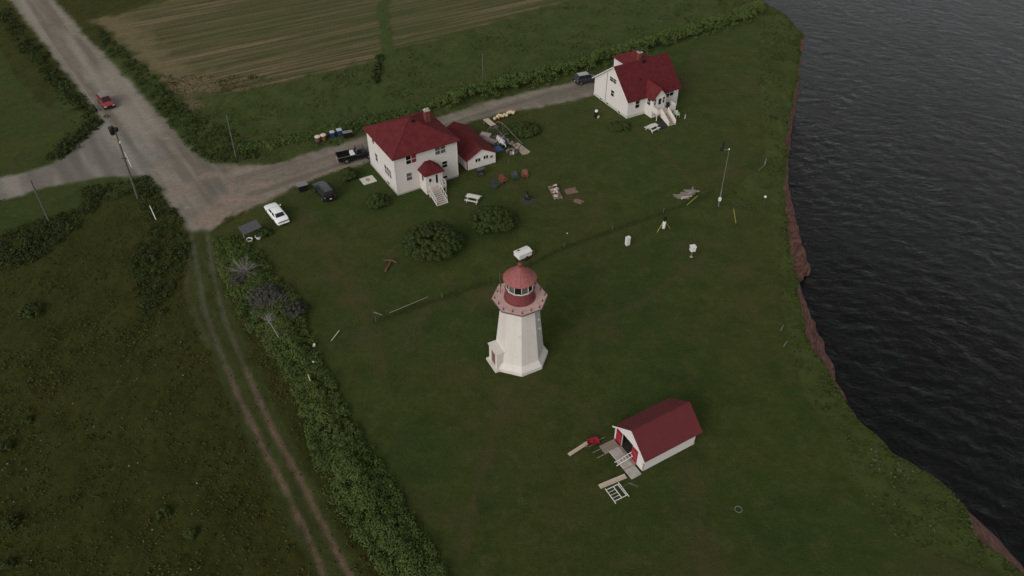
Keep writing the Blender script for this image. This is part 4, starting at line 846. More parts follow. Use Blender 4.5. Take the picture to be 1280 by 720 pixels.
# ------------------------------------------------------------------ vehicles
def car(loc, yaw, L, Wc, st, cab, paint, label, cat, wb, rw=.33, rear='strip', name='car', roofm=None, rack=False, sidewin=2, glass=CARGLASS):
    """st: (x, half width factor, top z, bottom z); cab: xr_belt, xf_belt, xr_roof, xf_roof, z_belt, z_roof, half widths"""
    o = empty(name, loc, yaw, label, cat); hw = Wc/2
    b = MB(); n = 12; vs = []
    for x, k, zt, zb in st:
        h = hw*k; m_ = zb+(zt-zb)*.5
        half = [(0.0, zb), (h*.86, zb), (h*.97, zb+.08), (h, m_), (h*.975, zt-.10), (h*.90, zt-.02), (0.0, zt+.03)]
        vs += [(x, y, z) for y, z in half]+[(x, -y, z) for y, z in half[-2:0:-1]]
    fs = []
    for i in range(len(st)-1):
        for j in range(n): fs.append((i*n+j, i*n+(j+1) % n, (i+1)*n+(j+1) % n, (i+1)*n+j))
    fs += [tuple(range(n)), tuple(range((len(st)-1)*n, len(st)*n))]
    b.add(vs, fs); body = b.build('body', paint, o, smooth=True, bevel=.03)
    xrb, xfb, xrr, xfr, zb, zr, wb_, wr_ = cab
    c8 = [(xrb,-wb_,zb),(xfb,-wb_,zb),(xfb,wb_,zb),(xrb,wb_,zb),(xrr,-wr_,zr),(xfr,-wr_,zr),(xfr,wr_,zr),(xrr,wr_,zr)]
    q = MB().add(c8, [(0,1,5,4),(1,2,6,5),(2,3,7,6),(3,0,4,7),(4,5,6,7),(0,3,2,1)]); q.build('cabin', paint, o, bevel=.05, smooth=True)
    MB().add([(xrr+.03,-wr_+.04,zr),(xfr-.03,-wr_+.04,zr),(xfr-.03,wr_-.04,zr),(xrr+.03,wr_-.04,zr),(xrr+.25,-wr_*.7,zr+.05),(xfr-.25,-wr_*.7,zr+.05),(xfr-.25,wr_*.7,zr+.05),(xrr+.25,wr_*.7,zr+.05)], [(0,1,5,4),(1,2,6,5),(2,3,7,6),(3,0,4,7),(4,5,6,7)]).build('roof', roofm or paint, o, smooth=True)
    V = [Vector(p) for p in c8]
    def pane(nm, a, bb, c, d, m0=.10, m1=.10, t0=.12, t1=.90):
        nr = (bb-a).cross(d-a).normalized(); cen = (a+bb+c+d)/4
        if nr.dot(cen-Vector(((xrb+xfb)/2, 0, (zb+zr)/2))) < 0: nr = -nr
        def pt(u, t): return a.lerp(bb, u).lerp(d.lerp(c, u), t)
        ps = [pt(m0, t0), pt(1-m1, t0), pt(1-m1, t1), pt(m0, t1)]
        MB().add([p-nr*.02 for p in ps]+[p+nr*.012 for p in ps], [(3,2,1,0),(4,5,6,7),(0,1,5,4),(1,2,6,5),(2,3,7,6),(3,0,4,7)]).build(nm, glass, o)
    pane('windscreen', V[1], V[2], V[6], V[5], .07, .07, .06, .93); pane('rear_window', V[3], V[0], V[4], V[7], .08, .08, .12, .90)
    for s_, (a, bb, c, d) in ((-1, (V[0], V[1], V[5], V[4])), (1, (V[3], V[2], V[6], V[7]))):
        for k in range(sidewin): f0, f1 = k/sidewin, (k+1)/sidewin; pane('side_window', a.lerp(bb, f0), a.lerp(bb, f1), d.lerp(c, f1), d.lerp(c, f0), .06 if k else .10, .06 if k < sidewin-1 else .10, .14, .86)
    for x in wb:
        for s_ in (-1, 1):
            MB().lathe([(rw*1.13,-.02),(rw*1.13,.02)], 18, (x, s_*(hw-.005), rw+.03), 'y').build('wheel_arch', BLKPLAS, o)
            wh = MB().lathe([(rw*.6,-.10),(rw*.95,-.11),(rw,-.06),(rw,.06),(rw*.95,.11),(rw*.6,.10)], 18, (x, s_*(hw-.075), rw), 'y').build('wheel', TYRE, o)
            MB().lathe([(rw*.2,-.112),(rw*.62,-.10),(rw*.62,.10),(rw*.2,.112)], 12, (x, s_*(hw-.072), rw), 'y').build('rim', RIM, wh)
    xr, xf = st[0][0], st[-1][0]; ztr, ztf = st[0][2], st[-1][2]
    if rear == 'strip':
        MB().span((xr-.02, -hw*.78, ztr-.24), (xr+.1, hw*.78, ztr-.09)).build('tail_light', mat('smoked_tail_light', (.02,.012,.012), .25, .1, 5), o, bevel=.02)
    else:
        for s_ in (-1, 1): MB().box((xr+.03, s_*hw*.78, ztr-.22), (.12, .2, .28)).build('tail_light', REDL, o, bevel=.03)
    for s_ in (-1, 1):
        MB().box((xf-.08, s_*hw*.68, ztf-.12), (.2, .36, .15)).build('headlight', HEADL, o, bevel=.04)
        MB().box((xfb-.12, s_*(hw+.09), zb+.08), (.14, .18, .13)).build('mirror', paint, o, bevel=.03)
    for x, s_, nm in ((xr, -1, 'rear_bumper'), (xf, 1, 'front_bumper')): MB().box((x+s_*.02, 0, .46), (.14, Wc*.88, .2)).build(nm, paint if rear == 'strip' else BLKPLAS, o, bevel=.05)
    MB().box((xr-.05 if rear != 'strip' else xr-.06, 0, .62), (.03, .32, .15)).build('licence_plate', PLATE, o)
    MB().box((xf+.02, 0, .62), (.06, Wc*.42, .14)).build('grille', BLKPLAS, o)
    if rack:
        for s_ in (-1, 1): MB().bar((xrr+.1, s_*wr_*.85, zr+.07), (xfr-.1, s_*wr_*.85, zr+.07), .04, .04).build('roof_rail', BLKPLAS, o)
    return o, body
def mid_(*p): return sum((at(*q) for q in p), Vector())/len(p)
car(at(346.5,271), R(125), 4.9, 1.8, [(-2.45,.82,.86,.34),(-2.2,.95,.96,.26),(-1.5,1,1.0,.24),(0,1,.98,.24),(1.2,1,.94,.24),(2.0,.97,.84,.26),(2.35,.86,.74,.30),(2.45,.74,.66,.36)], (-1.75,.95,-1.15,.28,.97,1.40,.76,.60), P_WHITE, 'white four-door sedan parked on the grass at the driveway edge', 'car', (-1.38,1.42), .32, 'strip', 'parked_car')
car(at(406,243.5), R(124), 4.5, 1.8, [(-2.2,.9,.98,.36),(-2.05,1,1.05,.32),(0,1,1.05,.30),(1.0,1,1.02,.30),(1.9,.97,.98,.32),(2.15,.9,.90,.36)], (-2.12,.85,-1.95,.35,1.04,1.68,.82,.70), P_BLACK, 'black boxy suv parked on the grass beside the dark bin', 'suv', (-1.32,1.40), .36, 'lamps', 'parked_suv', mat('black_roof_reflection', (.06,.06,.062), .35, .15, 2, coat=.5), True, 3, mat('grey_tinted_glass', (.03,.03,.031), .12, .1, 2, spec=.6))  # reflected sky is put into the grey colour of the roof
car(at(134,131), R(-52), 4.4, 1.78, [(-2.15,.86,.95,.36),(-2.0,.98,1.0,.30),(0,1,1.0,.28),(1.0,1,.98,.28),(1.8,.96,.88,.30),(2.1,.82,.76,.34)], (-2.05,1.15,-1.7,.30,.99,1.58,.80,.66), P_RED, 'red hatchback with a roof coloured pale as sky reflection driving on the gravel road', 'car', (-1.3,1.35), .34, 'lamps', 'road_car', mat('red_roof_reflection', (.22,.17,.16), .35, .15, 2, coat=.5))  # pale roof colour stands in for the sky mirrored in red paint
car(at(732,102.5), R(22), 4.2, 1.78, [(-2.05,.86,.92,.38),(-1.9,.98,1.0,.32),(0,1,1.02,.30),(1.0,1,1.0,.30),(1.75,.96,.92,.32),(2.0,.84,.80,.36)], (-2.0,1.05,-1.55,.35,1.0,1.62,.80,.64), P_GREY, 'dark compact suv with a pale grey roof parked behind the far house', 'suv', (-1.25,1.3), .35, 'lamps', 'parked_suv', mat('pale_grey_roof', (.32,.33,.33), .3, .1, 2, coat=.6))  # roof has a paler grey than the body
# pickup truck: cab forward, open box behind
o, body = car(at(445.5,198), R(24), 5.5, 1.95, [(-.05,.97,1.12,.42),(.1,1,1.14,.40),(1.2,1,1.14,.38),(2.3,.97,1.10,.40),(2.65,.90,1.0,.44),(2.75,.8,.9,.5)], (-.05,1.55,.1,1.1,1.12,1.82,.86,.72), P_BLACK, 'black pickup truck with white boxes in its bed beside the two-storey house', 'pickup truck', (-1.65,1.75), .40, 'lamps', 'pickup_truck', mat('brown_grey_roof', (.10,.075,.07), .35, .15, 2, coat=.4))
for ch_ in list(o.children):
    if ch_.name.split('.')[0] in ('tail_light', 'rear_bumper', 'licence_plate'): bpy.data.objects.remove(ch_)
b = MB(); b.span((-2.75,-.96,.50),(-.08,.96,.66)); b.span((-2.75,-.97,.50),(-.08,-.88,1.18)); b.span((-2.75,.88,.50),(-.08,.97,1.18)); b.span((-.16,-.88,.66),(-.08,.88,1.18)); b.build('cargo_bed', P_BLACK, o, bevel=.02)
MB().span((-2.80,-.87,.52),(-2.72,.87,1.18)).build('tailgate', P_BLACK, o, bevel=.02)
MB().box((-2.85,0,.52),(.18,1.9,.18)).build('rear_bumper', STEEL, o, bevel=.03)
for s_ in (-1, 1): MB().box((-2.79,s_*.92,.98),(.06,.1,.28)).build('tail_light', REDL, o, bevel=.02); MB().bar((-2.72,s_*.925,1.20),(-.1,s_*.925,1.20),.05,.03).build('bed_rail', STEEL, o)
MB().box((-2.82,0,.8),(.03,.3,.14)).build('licence_plate', PLATE, o)
Mt = Matrix.Rotation(R(24), 3, 'Z')
for k, lab in ((-.4, 'nearer white box in the pickup bed behind the cab'), (.32, 'farther white box in the pickup bed behind the cab')):
    q = MB().box((0,0,.28),(.55,.66,.56)).build('white_box', WPLAS, None, bevel=.03); q.location = o.location+Mt @ Vector((-.50,k,.665)); q.rotation_euler = (0,0,R(24)); tag(q, lab, 'box')

# ------------------------------------------------------------------ bins and small things along the driveway
def wheelie(p, yaw, m, lid, label, group, name='wheelie_bin', s=1.0):
    o = empty(name, p, yaw, label, 'bin', group)
    b = MB(); a, c = .25*s, .32*s; b.add([(-a,-a,.06),(a,-a,.06),(a,a,.06),(-a,a,.06),(-c,-c,.98*s),(c,-c,.98*s),(c,c,.98*s),(-c,c,.98*s)], [(3,2,1,0),(0,1,5,4),(1,2,6,5),(2,3,7,6),(3,0,4,7),(4,5,6,7)]); b.build('bin_body', m, o, bevel=.03)
    b = MB(); b.box((0,-.02,1.02*s),(.70*s,.74*s,.09*s)); b.build('lid', lid, o, bevel=.03)
    for q in (-1, 1): MB().lathe([(.05,-.03),(.1,-.03),(.1,.03),(.05,.03)], 10, (q*.22,.26,.1), 'y').build('wheel', TYRE, o)
    MB().bar((-.25*s,.36*s,.95*s),(.25*s,.36*s,.95*s),.04,.04).build('handle', m, o); return o
wheelie(at(416,172), R(26), BLUEP, PALEBLUE, 'left one of two blue wheelie bins with pale lids at the roadside', 'bins along the driveway')
wheelie(at(425,170), R(24), BLUEP, PALEBLUE, 'right one of two blue wheelie bins with pale lids at the roadside', 'bins along the driveway', s=1.1)
wheelie(at(432,172.5), R(24), BLKPLAS, GREYLID, 'left one of two black bins with grey lids at the roadside', 'bins along the driveway')
wheelie(at(438,171.5), R(24), BLKPLAS, GREYLID, 'right one of two black bins with grey lids at the roadside', 'bins along the driveway')
for (x_, y_, lab) in ((398,177,'left brown wooden barrel bin with pale cover at the roadside'), (405,175,'right brown wooden barrel bin with pale cover at the roadside')):
    o = empty('barrel_bin', at(x_, y_), 0, lab, 'bin', 'bins along the driveway')
    MB().lathe([(.36,0),(.44,.3),(.46,.5),(.42,.85)], 16).build('barrel', BROWNP, o, smooth=True); MB().lathe([(.46,.84),(.46,.92),(.2,1.0)], 16).build('lid', CREAM, o, smooth=True)
    for z_ in (.22,.66): MB().lathe([(.45,z_),(.47,z_),(.47,z_+.05),(.45,z_+.05)], 16).build('hoop', RUST, o)
flatbox('white_litter', at(388,180.5), .4, (.7,.4,.05), CREAM, 'small pale flat piece lying on the verge left of the barrels', 'board')
o = empty('waste_bin', at(379,238), R(30), 'large dark bin with grey lid standing beside the black suv', 'bin')
b = MB(); b.add([(-.55,-.40,.08),(.55,-.40,.08),(.55,.40,.08),(-.55,.40,.08),(-.72,-.52,1.0),(.72,-.52,1.0),(.72,.52,1.0),(-.72,.52,1.0)], [(3,2,1,0),(0,1,5,4),(1,2,6,5),(2,3,7,6),(3,0,4,7),(4,5,6,7)]); b.build('bin_body', BLKPLAS, o, bevel=.04); MB().box((0,0,1.05),(1.5,1.1,.1)).build('lid', GREYLID, o, bevel=.04)
for q in (-1, 1): MB().lathe([(.05,-.03),(.1,-.03),(.1,.03),(.05,.03)], 10, (q*.5,.36,.1), 'y').build('wheel', TYRE, o)
b = MB().span((0,0,0),(1.95,1.75,.12)); o = b.build('concrete_cover', mat('pale_concrete', (.58,.55,.48), .85, .15, 3), None, bevel=.02); o.location = local(H, (-3.0,4.75,0)); o.rotation_euler = (0,0,Y1); tag(o, 'square pale concrete cover lying in grass left of the two-storey house', 'concrete slab')
q = MB(); q.lathe([(.32,.12),(.32,.15)], 14, (.95,.9,0)); q.span((.85,.5,.12),(1.05,1.3,.145)); q.build('faded_mark', mat('faded_red_mark', (.36,.24,.20), .9, .3, 6), o)
# slanted information board
o = empty('information_board', at(316,296), ang((306,296),(324,288)), 'slanted dark grey board on posts in the bush beside the white sedan', 'board')
MB().slab([(-1.25,-.55,1.25),(1.25,-.55,1.25),(1.25,.75,1.75),(-1.25,.75,1.75)], .07).build('panel', SLATE, o)
for s_ in (-1, 1): MB().bar((s_*1.05,.1,-.1),(s_*1.05,.1,1.42),.1,.1).build('post', WOOD, o)
for (x_, y_, lab) in ((312.5,302,'left white tub planter below the slanted grey board'), (323.5,298,'right white tub planter below the slanted grey board')):
    o = empty('tub_planter', at(x_, y_), .3, lab, 'planter', 'white tub planters'); MB().lathe([(.30,0),(.38,.32),(.42,.34),(.42,.40),(.34,.40),(.32,.30)], 14).build('tub', WPLAS, o, smooth=True); MB().lathe([(.31,.26),(.31,.30)], 12).build('soil', BLACKIN, o)

# ------------------------------------------------------------------ garden furniture and yard things
def picnic(p, yaw, label):
    o = empty('picnic_table', p, yaw, label, 'picnic table', 'white picnic tables')
    for k in range(5): MB().span((-.95,-.40+k*.162,.72),(.95,-.40+k*.162+.145,.76)).build('table_board', TRIM, o)
    for s_ in (-1, 1):
        for k in range(2): y_ = s_*(.66+.15*k); MB().span((-.95,y_-.065,.42),(.95,y_+.065,.46)).build('seat_board', TRIM, o)
    for x_ in (-.7,.7):
        for s_ in (-1, 1): MB().bar((x_,s_*.72,0),(x_,s_*.22,.72),.05,.1).build('leg', TRIM, o)
        MB().bar((x_+.05,-.80,.39),(x_+.05,.80,.39),.05,.08).build('seat_beam', TRIM, o)
    return o
picnic(at(591.5,251), ang((583,250),(600,254))+.05, 'white picnic table on the lawn in front of the two-storey house'); picnic(at(815,162.5), R(40), 'white picnic table on the lawn beside the far house stairs')
def lounge(p, yaw, m, label):
    o = empty('garden_chair', p, yaw, label, 'garden chair', 'garden chairs around the fire pit')
    for k in range(4): MB().bar((-.27+k*.18,.36,.36),(-.27+k*.18,-.25,.26),.155,.025).build('seat_slat', m, o)
    for k in range(5): MB().bar((-.28+k*.14,-.22,.28),(-.34+k*.17,-.62,1.05-.05*abs(k-2)),.12,.022).build('back_slat', m, o)
    for s_ in (-1, 1):
        MB().span((s_*.42-.07,-.42,.54),(s_*.42+.07,.44,.57)).build('armrest', m, o); MB().span((s_*.38-.03,.32,0),(s_*.38+.03,.38,.54)).build('leg', m, o); MB().bar((s_*.36,.36,.30),(s_*.36,-.62,.02),.05,.1).build('leg', m, o)
    return o
fp = at(659,251)
for x_, y_, m, lab in ((620,234,TEAL,'dark grey slatted garden chair, leftmost of the four'), (629,228,REDCH,'red slatted garden chair, left of the two red ones'), (644,224,TEAL,'dark grey slatted garden chair between the two red ones'), (656,222,REDCH,'red slatted garden chair, rightmost of the four')):
    q = at(x_, y_); v = fp-q; lounge(q, math.atan2(v.y, v.x)-math.pi/2, m, lab)
o = MB()
pts = [(1.0*(1+.18*math.sin(3*a+1)+.1*math.sin(5*a))*math.cos(a), 0.85*(1+.15*math.sin(2*a))*math.sin(a)) for a in np.linspace(0, 6.283, 29)[:-1]]
o.prism(pts, .0, .03); o = o.build('gravel_patch', GRAVELM); o.location = fp+Vector((0,-.1,.0)); o['kind'] = 'structure'
o = empty('fire_pit', fp+Vector((0,0,.03)), .4, 'black pot-bellied outdoor stove on a grey gravel patch', 'outdoor stove')
MB().lathe([(.18,.28),(.36,.42),(.42,.62),(.36,.82),(.20,.98),(.13,1.10),(.12,1.55),(.15,1.58)], 18).build('stove_body', RUST if False else BLKPLAS, o, smooth=True)
for k in range(3): a = k*2.09; MB().bar((.2*math.cos(a),.2*math.sin(a),.32),(.34*math.cos(a),.34*math.sin(a),0),.05,.05).build('leg', BLKPLAS, o)
MB().lathe([(.12,0),(.12,.04)], 12, (.0,0,0)).build('mouth', RUST, o).location = (.0,-.40,.62)
o = empty('barbecue', at(601,219), R(30), 'dark covered barbecue standing on grass beside the outbuilding', 'barbecue')
MB().span((-.5,-.28,.75),(.5,.28,.98)).build('grill_box', BLKPLAS, o, bevel=.04); MB().lathe([(.26,-.5),(.28,-.45),(.28,.45),(.26,.5)], 12, (0,0,0), 'y').build('hood', SLATE, o, bevel=.0)
o.children[-1].rotation_euler = (0,0,R(90)); o.children[-1].location = (0,0,1.0)
for sx_ in (-1, 1):
    for sy_ in (-1, 1): MB().span((sx_*.42-.03,sy_*.22-.03,0),(sx_*.42+.03,sy_*.22+.03,.76)).build('leg', BLKPLAS, o)
MB().span((-.44,-.24,.2),(.44,.24,.23)).build('shelf', SLATE, o)
# pallet with stones
o = empty('pallet', at(694,241), ang((690,234),(698,250)), 'long wooden pallet loaded with broken pale stones on the lawn', 'pallet')
for s_ in (-.5,0,.5): MB().span((-1.6,s_-.05,0),(1.6,s_+.05,.10)).build('runner', WOOD, o)
for k in range(9): MB().span((-1.58+k*.36,-.62,.10),(-1.58+k*.36+.24,.62,.13)).build('slat', WOOD, o)
for k in range(22):
    q = MB().box((0,0,0),(random.uniform(.25,.6),random.uniform(.2,.4),random.uniform(.12,.3)),Matrix.Rotation(random.uniform(0,3),3,'Z') @ Matrix.Rotation(random.gauss(0,.3),3,'X')).build('stone', (st_ := random.choice([CONC,CREAM,BRICK,ROCK])), None, bevel=.03)
    q.location = local(o, (sx_ := random.uniform(-1.3,1.3), random.uniform(-.45,.45), .28+.06*random.random())); tag(q, {CONC:'grey',CREAM:'cream',BRICK:'brick red',ROCK:'dark grey'}[st_]+' broken block '+('at the far end' if sx_ < -.45 else 'in the middle' if sx_ < .45 else 'at the near end')+' of the long wooden pallet', 'stone', 'blocks heaped on the pallet')
def plank_pad(px_, py_, yaw, n, l, wd, m, label, cat, name='board_stack'):
    o = empty(name, at(px_, py_), yaw, label, cat)
    for k in range(n): MB().span((-l/2+random.uniform(-.15,.15),-n*wd/2+k*wd,.02+.015*random.random()),(l/2+random.uniform(-.15,.15),-n*wd/2+(k+.92)*wd,.07+.02*random.random())).build('plank', m, o)
    return o
RB = mat('rusty_boards', (.24,.13,.10), .9, .35, 5)
plank_pad(714,239, R(20), 4, 1.6, .32, RB, 'low patch of reddish boards on the lawn right of the pallet', 'boards'); plank_pad(723,252, R(-30), 3, 1.2, .3, RB, 'small pile of pale red boards below the reddish patch', 'boards')
for k in range(3):
    p_, q_ = at(718,251+k*1.5), at(726,250+k*1.2); 
# beach wood pile near the mast
o = empty('wood_pile', at(858,244), ang((845,247),(875,238)), 'low heap of weathered logs and boards on the lawn near the mast', 'wood pile')
for k in range(26):
    a = random.gauss(0,.3); l_ = random.uniform(.8,2.4); c_ = Vector((random.uniform(-1.2,1.2),random.uniform(-.55,.55),.08+.3*random.random()*(1 if k > 10 else .2)))
    v = Vector((math.cos(a),math.sin(a),random.gauss(0,.08)))*l_/2; MB().bar(c_-v,c_+v,random.uniform(.12,.26),random.uniform(.08,.16)).build('log', random.choice([WOOD,PALEWOOD,DEADW]), o)
# rusty anchor
o = empty('anchor', at(486,333), ang((481,338),(488,327)), 'rusty old anchor lying flat on the lawn left of the big shrub', 'anchor')
MB().tube((-1.0,0,.1),(.75,0,.22),.13,.09,8).build('shank', RUST, o); MB().path([(.55,-.75,.35),(.85,-.4,.25),(.95,0,.2),(.85,.4,.25),(.55,.75,.35)],.11,8).build('arms', RUST, o)
for s_ in (-1, 1): MB().add([(.45,s_*.62,.3),(.75,s_*.70,.3),(.5,s_*.98,.5),(.46,s_*.64,.36),(.74,s_*.72,.36),(.5,s_*1.0,.56)], [(0,1,2),(5,4,3),(0,3,4,1),(1,4,5,2),(2,5,3,0)]).build('fluke', RUST, o)
MB().path([(-1.0+.16*math.cos(a),.16*math.sin(a),.12) for a in np.linspace(0,6.283,11)],.035,6).build('ring', RUST, o)
# planter with white mound beside the far house
o = empty('garden_planter', at(745,147), 0, 'dark upright planter topped with a white mound on the lawn left of the far house', 'planter')
MB().lathe([(.22,0),(.28,.1),(.30,.8),(.25,1.05)], 14).build('pot', BLKPLAS, o, smooth=True); MB().lathe([(.24,1.03),(.27,1.15),(.20,1.32),(.06,1.40)], 12).build('mound', WPLAS, o, smooth=True)
o = empty('small_pot', at(747.5,147.5), 0, 'small pale yellow pot beside the dark upright planter', 'pot'); MB().lathe([(.16,0),(.24,.3),(.26,.32),(.20,.32)], 12).build('pot', CREAM, o, smooth=True)
o = empty('garden_chair', at(846,146), R(200), 'pale green plastic armchair on the lawn right of the far house stairs', 'garden chair'); PG = mat('pale_green_plastic', (.50,.58,.42), .5, .1, 4)
MB().span((-.3,-.3,.40),(.3,.3,.45)).build('seat', PG, o, bevel=.02); MB().bar((0,-.3,.42),(0,-.42,.95),.56,.04).build('backrest', PG, o)
for s_ in (-1, 1):
    MB().span((s_*.31-.03,-.32,.62),(s_*.31+.03,.3,.66)).build('armrest', PG, o)
    for y_ in (-.28,.28): MB().span((s_*.28-.025,y_-.025,0),(s_*.28+.025,y_+.025,.62)).build('leg', PG, o)
def stake(a, b, m, r, label, cat, name='stake', group=None, za=0., zb=0.):
    p, q = at(*a, za), at(*b, zb); o = MB().tube((0,0,0), q-p, r, r*.9, 8).build(name, m); o.location = p; return tag(o, label, cat, group)
o = MB().tube((0,0,-.05),(0,0,.75),.05,.05,8).build('white_stake', WPLAS); o.location = at(856,148.5); tag(o, 'short white stake in the lawn right of the pale green chair', 'stake')
o = MB().lathe([(1.0,0),(.98,.12),(.6,.22)], 14).build('black_cover', BLKPLAS, None, bevel=.02); o.location = at(825,157.5); tag(o, 'low black round cover lying beside the foot of the far house stairs', 'cover')

# ------------------------------------------------------------------ junk heap between outbuilding and bush
JU = 'junk heaped beside the outbuilding'
o = empty('table', at(612,158), R(-58), 'long pale topped table standing apart above the junk heap', 'table')
for k in range(3): MB().span((-1.2,-.48+.32*k,.72),(1.2,-.48+.32*k+.305,.77)).build('table_board', PALEWOOD, o)
for sx_ in (-1, 1):
    for sy_ in (-1, 1): MB().span((sx_*1.05-.04,sy_*.4-.04,0),(sx_*1.05+.04,sy_*.4+.04,.72)).build('leg', WOOD, o)
flatbox('crate', at(619,161.5), R(-58), (.9,.9,.5), SLATE, 'dark grey crate at the lower end of the long pale table', 'crate', None, .03)
flatbox('board', at(607,171), R(-20), (1.6,1.0,.5), mat('pale_sheet', (.42,.36,.32), .85, .25, 4), 'pale stacked sheets beside the outbuilding roof, left in the heap', 'boards', JU, .02)
flatbox('board', at(613,177), R(-35), (2.2,.8,.35), mat('pinkish_sheet', (.32,.24,.22), .85, .3, 4), 'pinkish grey sheets lying below the pale stacked sheets', 'boards', JU, .02)
o = empty('dinghy', at(627,178), ang((621,170),(635,187)), 'narrow white upturned dinghy lying in the junk heap', 'boat'); b = MB(); vs = []; fs = []
for i, t_ in enumerate(np.linspace(-1,1,9)):
    hw_ = .48*(1-max(0,t_)**2*.85)*(1-.25*max(0,-t_)); hz_ = .55*(1-.25*t_*t_)
    vs += [(t_*1.6,-hw_,.05),(t_*1.6,-hw_*.8,hz_*.7),(t_*1.6,0,hz_),(t_*1.6,hw_*.8,hz_*.7),(t_*1.6,hw_,.05)]
    if i: fs += [((i-1)*5+j,(i-1)*5+j+1,i*5+j+1,i*5+j) for j in range(4)]
fs += [(0,1,2,3,4),(40,41,42,43,44)]; b.add(vs, fs); b.build('hull', WPLAS, o, smooth=True); MB().bar((-1.6,0,.54),(1.5,0,.46),.06,.08).build('keel', GREYED, o)
JN = {SLATE.name:'dark grey', BLKPLAS.name:'black', CREAM.name:'cream', GREYLID.name:'mid grey', WOOD.name:'weathered wooden', BLUEP.name:'blue', BRICK.name:'brick red', STEEL.name:'steel grey', PALEWOOD.name:'pale wooden'}
for k in range(120):
    x_, y_ = random.uniform(616,650), random.uniform(170,195)
    if abs((y_-182)-.75*(x_-632)) > 9: continue
    m = random.choice([SLATE,BLKPLAS,CREAM,GREYLID,WOOD,BLUEP,BRICK,STEEL,WOOD,BLKPLAS,PALEWOOD])
    d = (random.uniform(.15,.7),random.uniform(.12,.45),random.uniform(.08,.5)); kind_ = random.random()
    if kind_ < .60: q = MB().box((0,0,d[2]/2),d,Matrix.Rotation(random.gauss(0,.15),3,'X')).build('junk_box', m, None, bevel=.025)
    elif kind_ < .72: q = MB().lathe([(d[0]*.4,0),(d[0]*.45,d[2]*.5),(d[0]*.4,d[2])],12).build('junk_drum', m)
    else: q = MB().bar((0,0,.05),(random.uniform(-1.2,1.2),random.uniform(-1.2,1.2),.5),.09,.05).build('junk_lath', m)
    q.location = at(x_, y_); q.rotation_euler = (0,0,random.uniform(0,3)); tag(q, JN.get(m.name, 'pale')+' '+('box' if kind_ < .60 else 'drum' if kind_ < .72 else 'stick')+' lying '+('nearest the pale boards' if x_ > 638 else 'at the middle' if x_ > 628 else 'at the outbuilding end')+' of the junk heap', 'scrap', JU)
b = MB(); nn = 9
for i in range(nn):
    for j in range(nn): b.v.append(Vector(((i/(nn-1)-.5)*1.6,(j/(nn-1)-.5)*1.2,max(.03,.6*math.sin(math.pi*i/(nn-1))*math.sin(math.pi*j/(nn-1))+random.gauss(0,.07)))))
b.f = [(i*nn+j,i*nn+j+1,(i+1)*nn+j+1,(i+1)*nn+j) for i in range(nn-1) for j in range(nn-1)]
o = b.build('tarpaulin', TARP, None, smooth=True); o.location = at(622,187); o.rotation_euler = (0,0,.4); tag(o, 'crumpled blue tarpaulin over junk at the outbuilding end', 'tarpaulin')
o = empty('cut_boards', at(652,187), ang((643,178),(659,192)), 'fan of long fresh pale boards lying at the right of the junk heap', 'boards')
for k in range(6): MB().bar((-1.9+.15*random.random(),-.5+k*.19,.05),(1.3+.25*random.random(),-.62+k*.25,.08),.05,.17).build('plank', PALEWOOD, o)
o = empty('hoop_frame', at(628,168), 0, 'thin grey pipe frame bent over the junk heap', 'pipe frame')
o0 = o.location; q = [at(605,172,0.)-o0, at(611,160,1.6)-o0, at(622,152,2.0)-o0, at(628,154,1.9)-o0]
MB().path(q, .03).build('hoop', STEEL, o); MB().path([at(628,154,1.9)-o0, at(653,180,.5)-o0], .03).build('pipe', STEEL, o); MB().path([at(628,154,1.9)-o0, at(629,166,.0)-o0], .025).build('leg', STEEL, o); MB().path([at(618,158,1.7)-o0, at(640,181,.9)-o0], .025).build('pipe', STEEL, o)
MB().tube((0,0,0),(0,0,1.0),.02,.015,6).build('thin_rod', STEEL).location = at(636,205); tag(bpy.data.objects['thin_rod'], 'thin grey rod standing in the grass below the junk heap', 'rod')
for k in range(15):
    x_, y_ = 619+k*1.65+random.uniform(-.4,.4), 150.5-k*.65+random.uniform(-1.6,1.6)
    q = MB().lathe([(.05,0),(.2,.08),(.27,.28),(.2,.48),(.05,.58)],10).build('float', FLOATO if k % 4 == 2 else FLOATY, None, smooth=True); q.location = at(x_, y_, .02); q.rotation_euler = (random.uniform(-.9,.9),random.uniform(-.9,.9),0)
    q.location.z = .2
    tag(q, 'orange fishing float in the row on the grass beside the driveway' if k % 4 == 2 else 'pale yellow fishing float in the row on the grass beside the driveway', 'float', 'fishing floats in a row on the grass')

# ------------------------------------------------------------------ white tank trailer behind the lighthouse
o = empty('trailer', at(653.5,322), ang((643,325),(664,316)), 'small white box trailer with tow bar on the lawn behind the lighthouse', 'trailer')
MB().span((-.95,-.62,.38),(.95,.62,1.02)).build('box', WPLAS, o, bevel=.04)
b = MB(); b.slab([(-1.0,-.66,1.03),(1.0,-.66,1.03),(1.0,0,1.2),(-1.0,0,1.2)],.05); b.slab([(-1.0,.66,1.03),(-1.0,0,1.2),(1.0,0,1.2),(1.0,.66,1.03)],.05); b.build('lid', WPLAS, o)
MB().box((-.45,.3,1.15),(.28,.2,.06)).build('hatch', BLKPLAS, o)
for s_ in (-1, 1):
    wh = MB().lathe([(.14,-.07),(.27,-.08),(.29,0),(.27,.08),(.14,.07)],14,(.15,s_*.74,.29),'y').build('wheel', TYRE, o); MB().bar((.95,s_*.45,.36),(1.75,s_*.03,.36),.06,.06).build('tow_bar', STEEL, o)
MB().path([(1.25+.24*math.cos(a),-.38+.24*math.sin(a),.45) for a in np.linspace(0,6.283,13)],.035).build('coiled_hose', REDCH, o); MB().bar((1.7,0,.36),(1.75,0,0),.05,.05).build('prop_leg', STEEL, o)

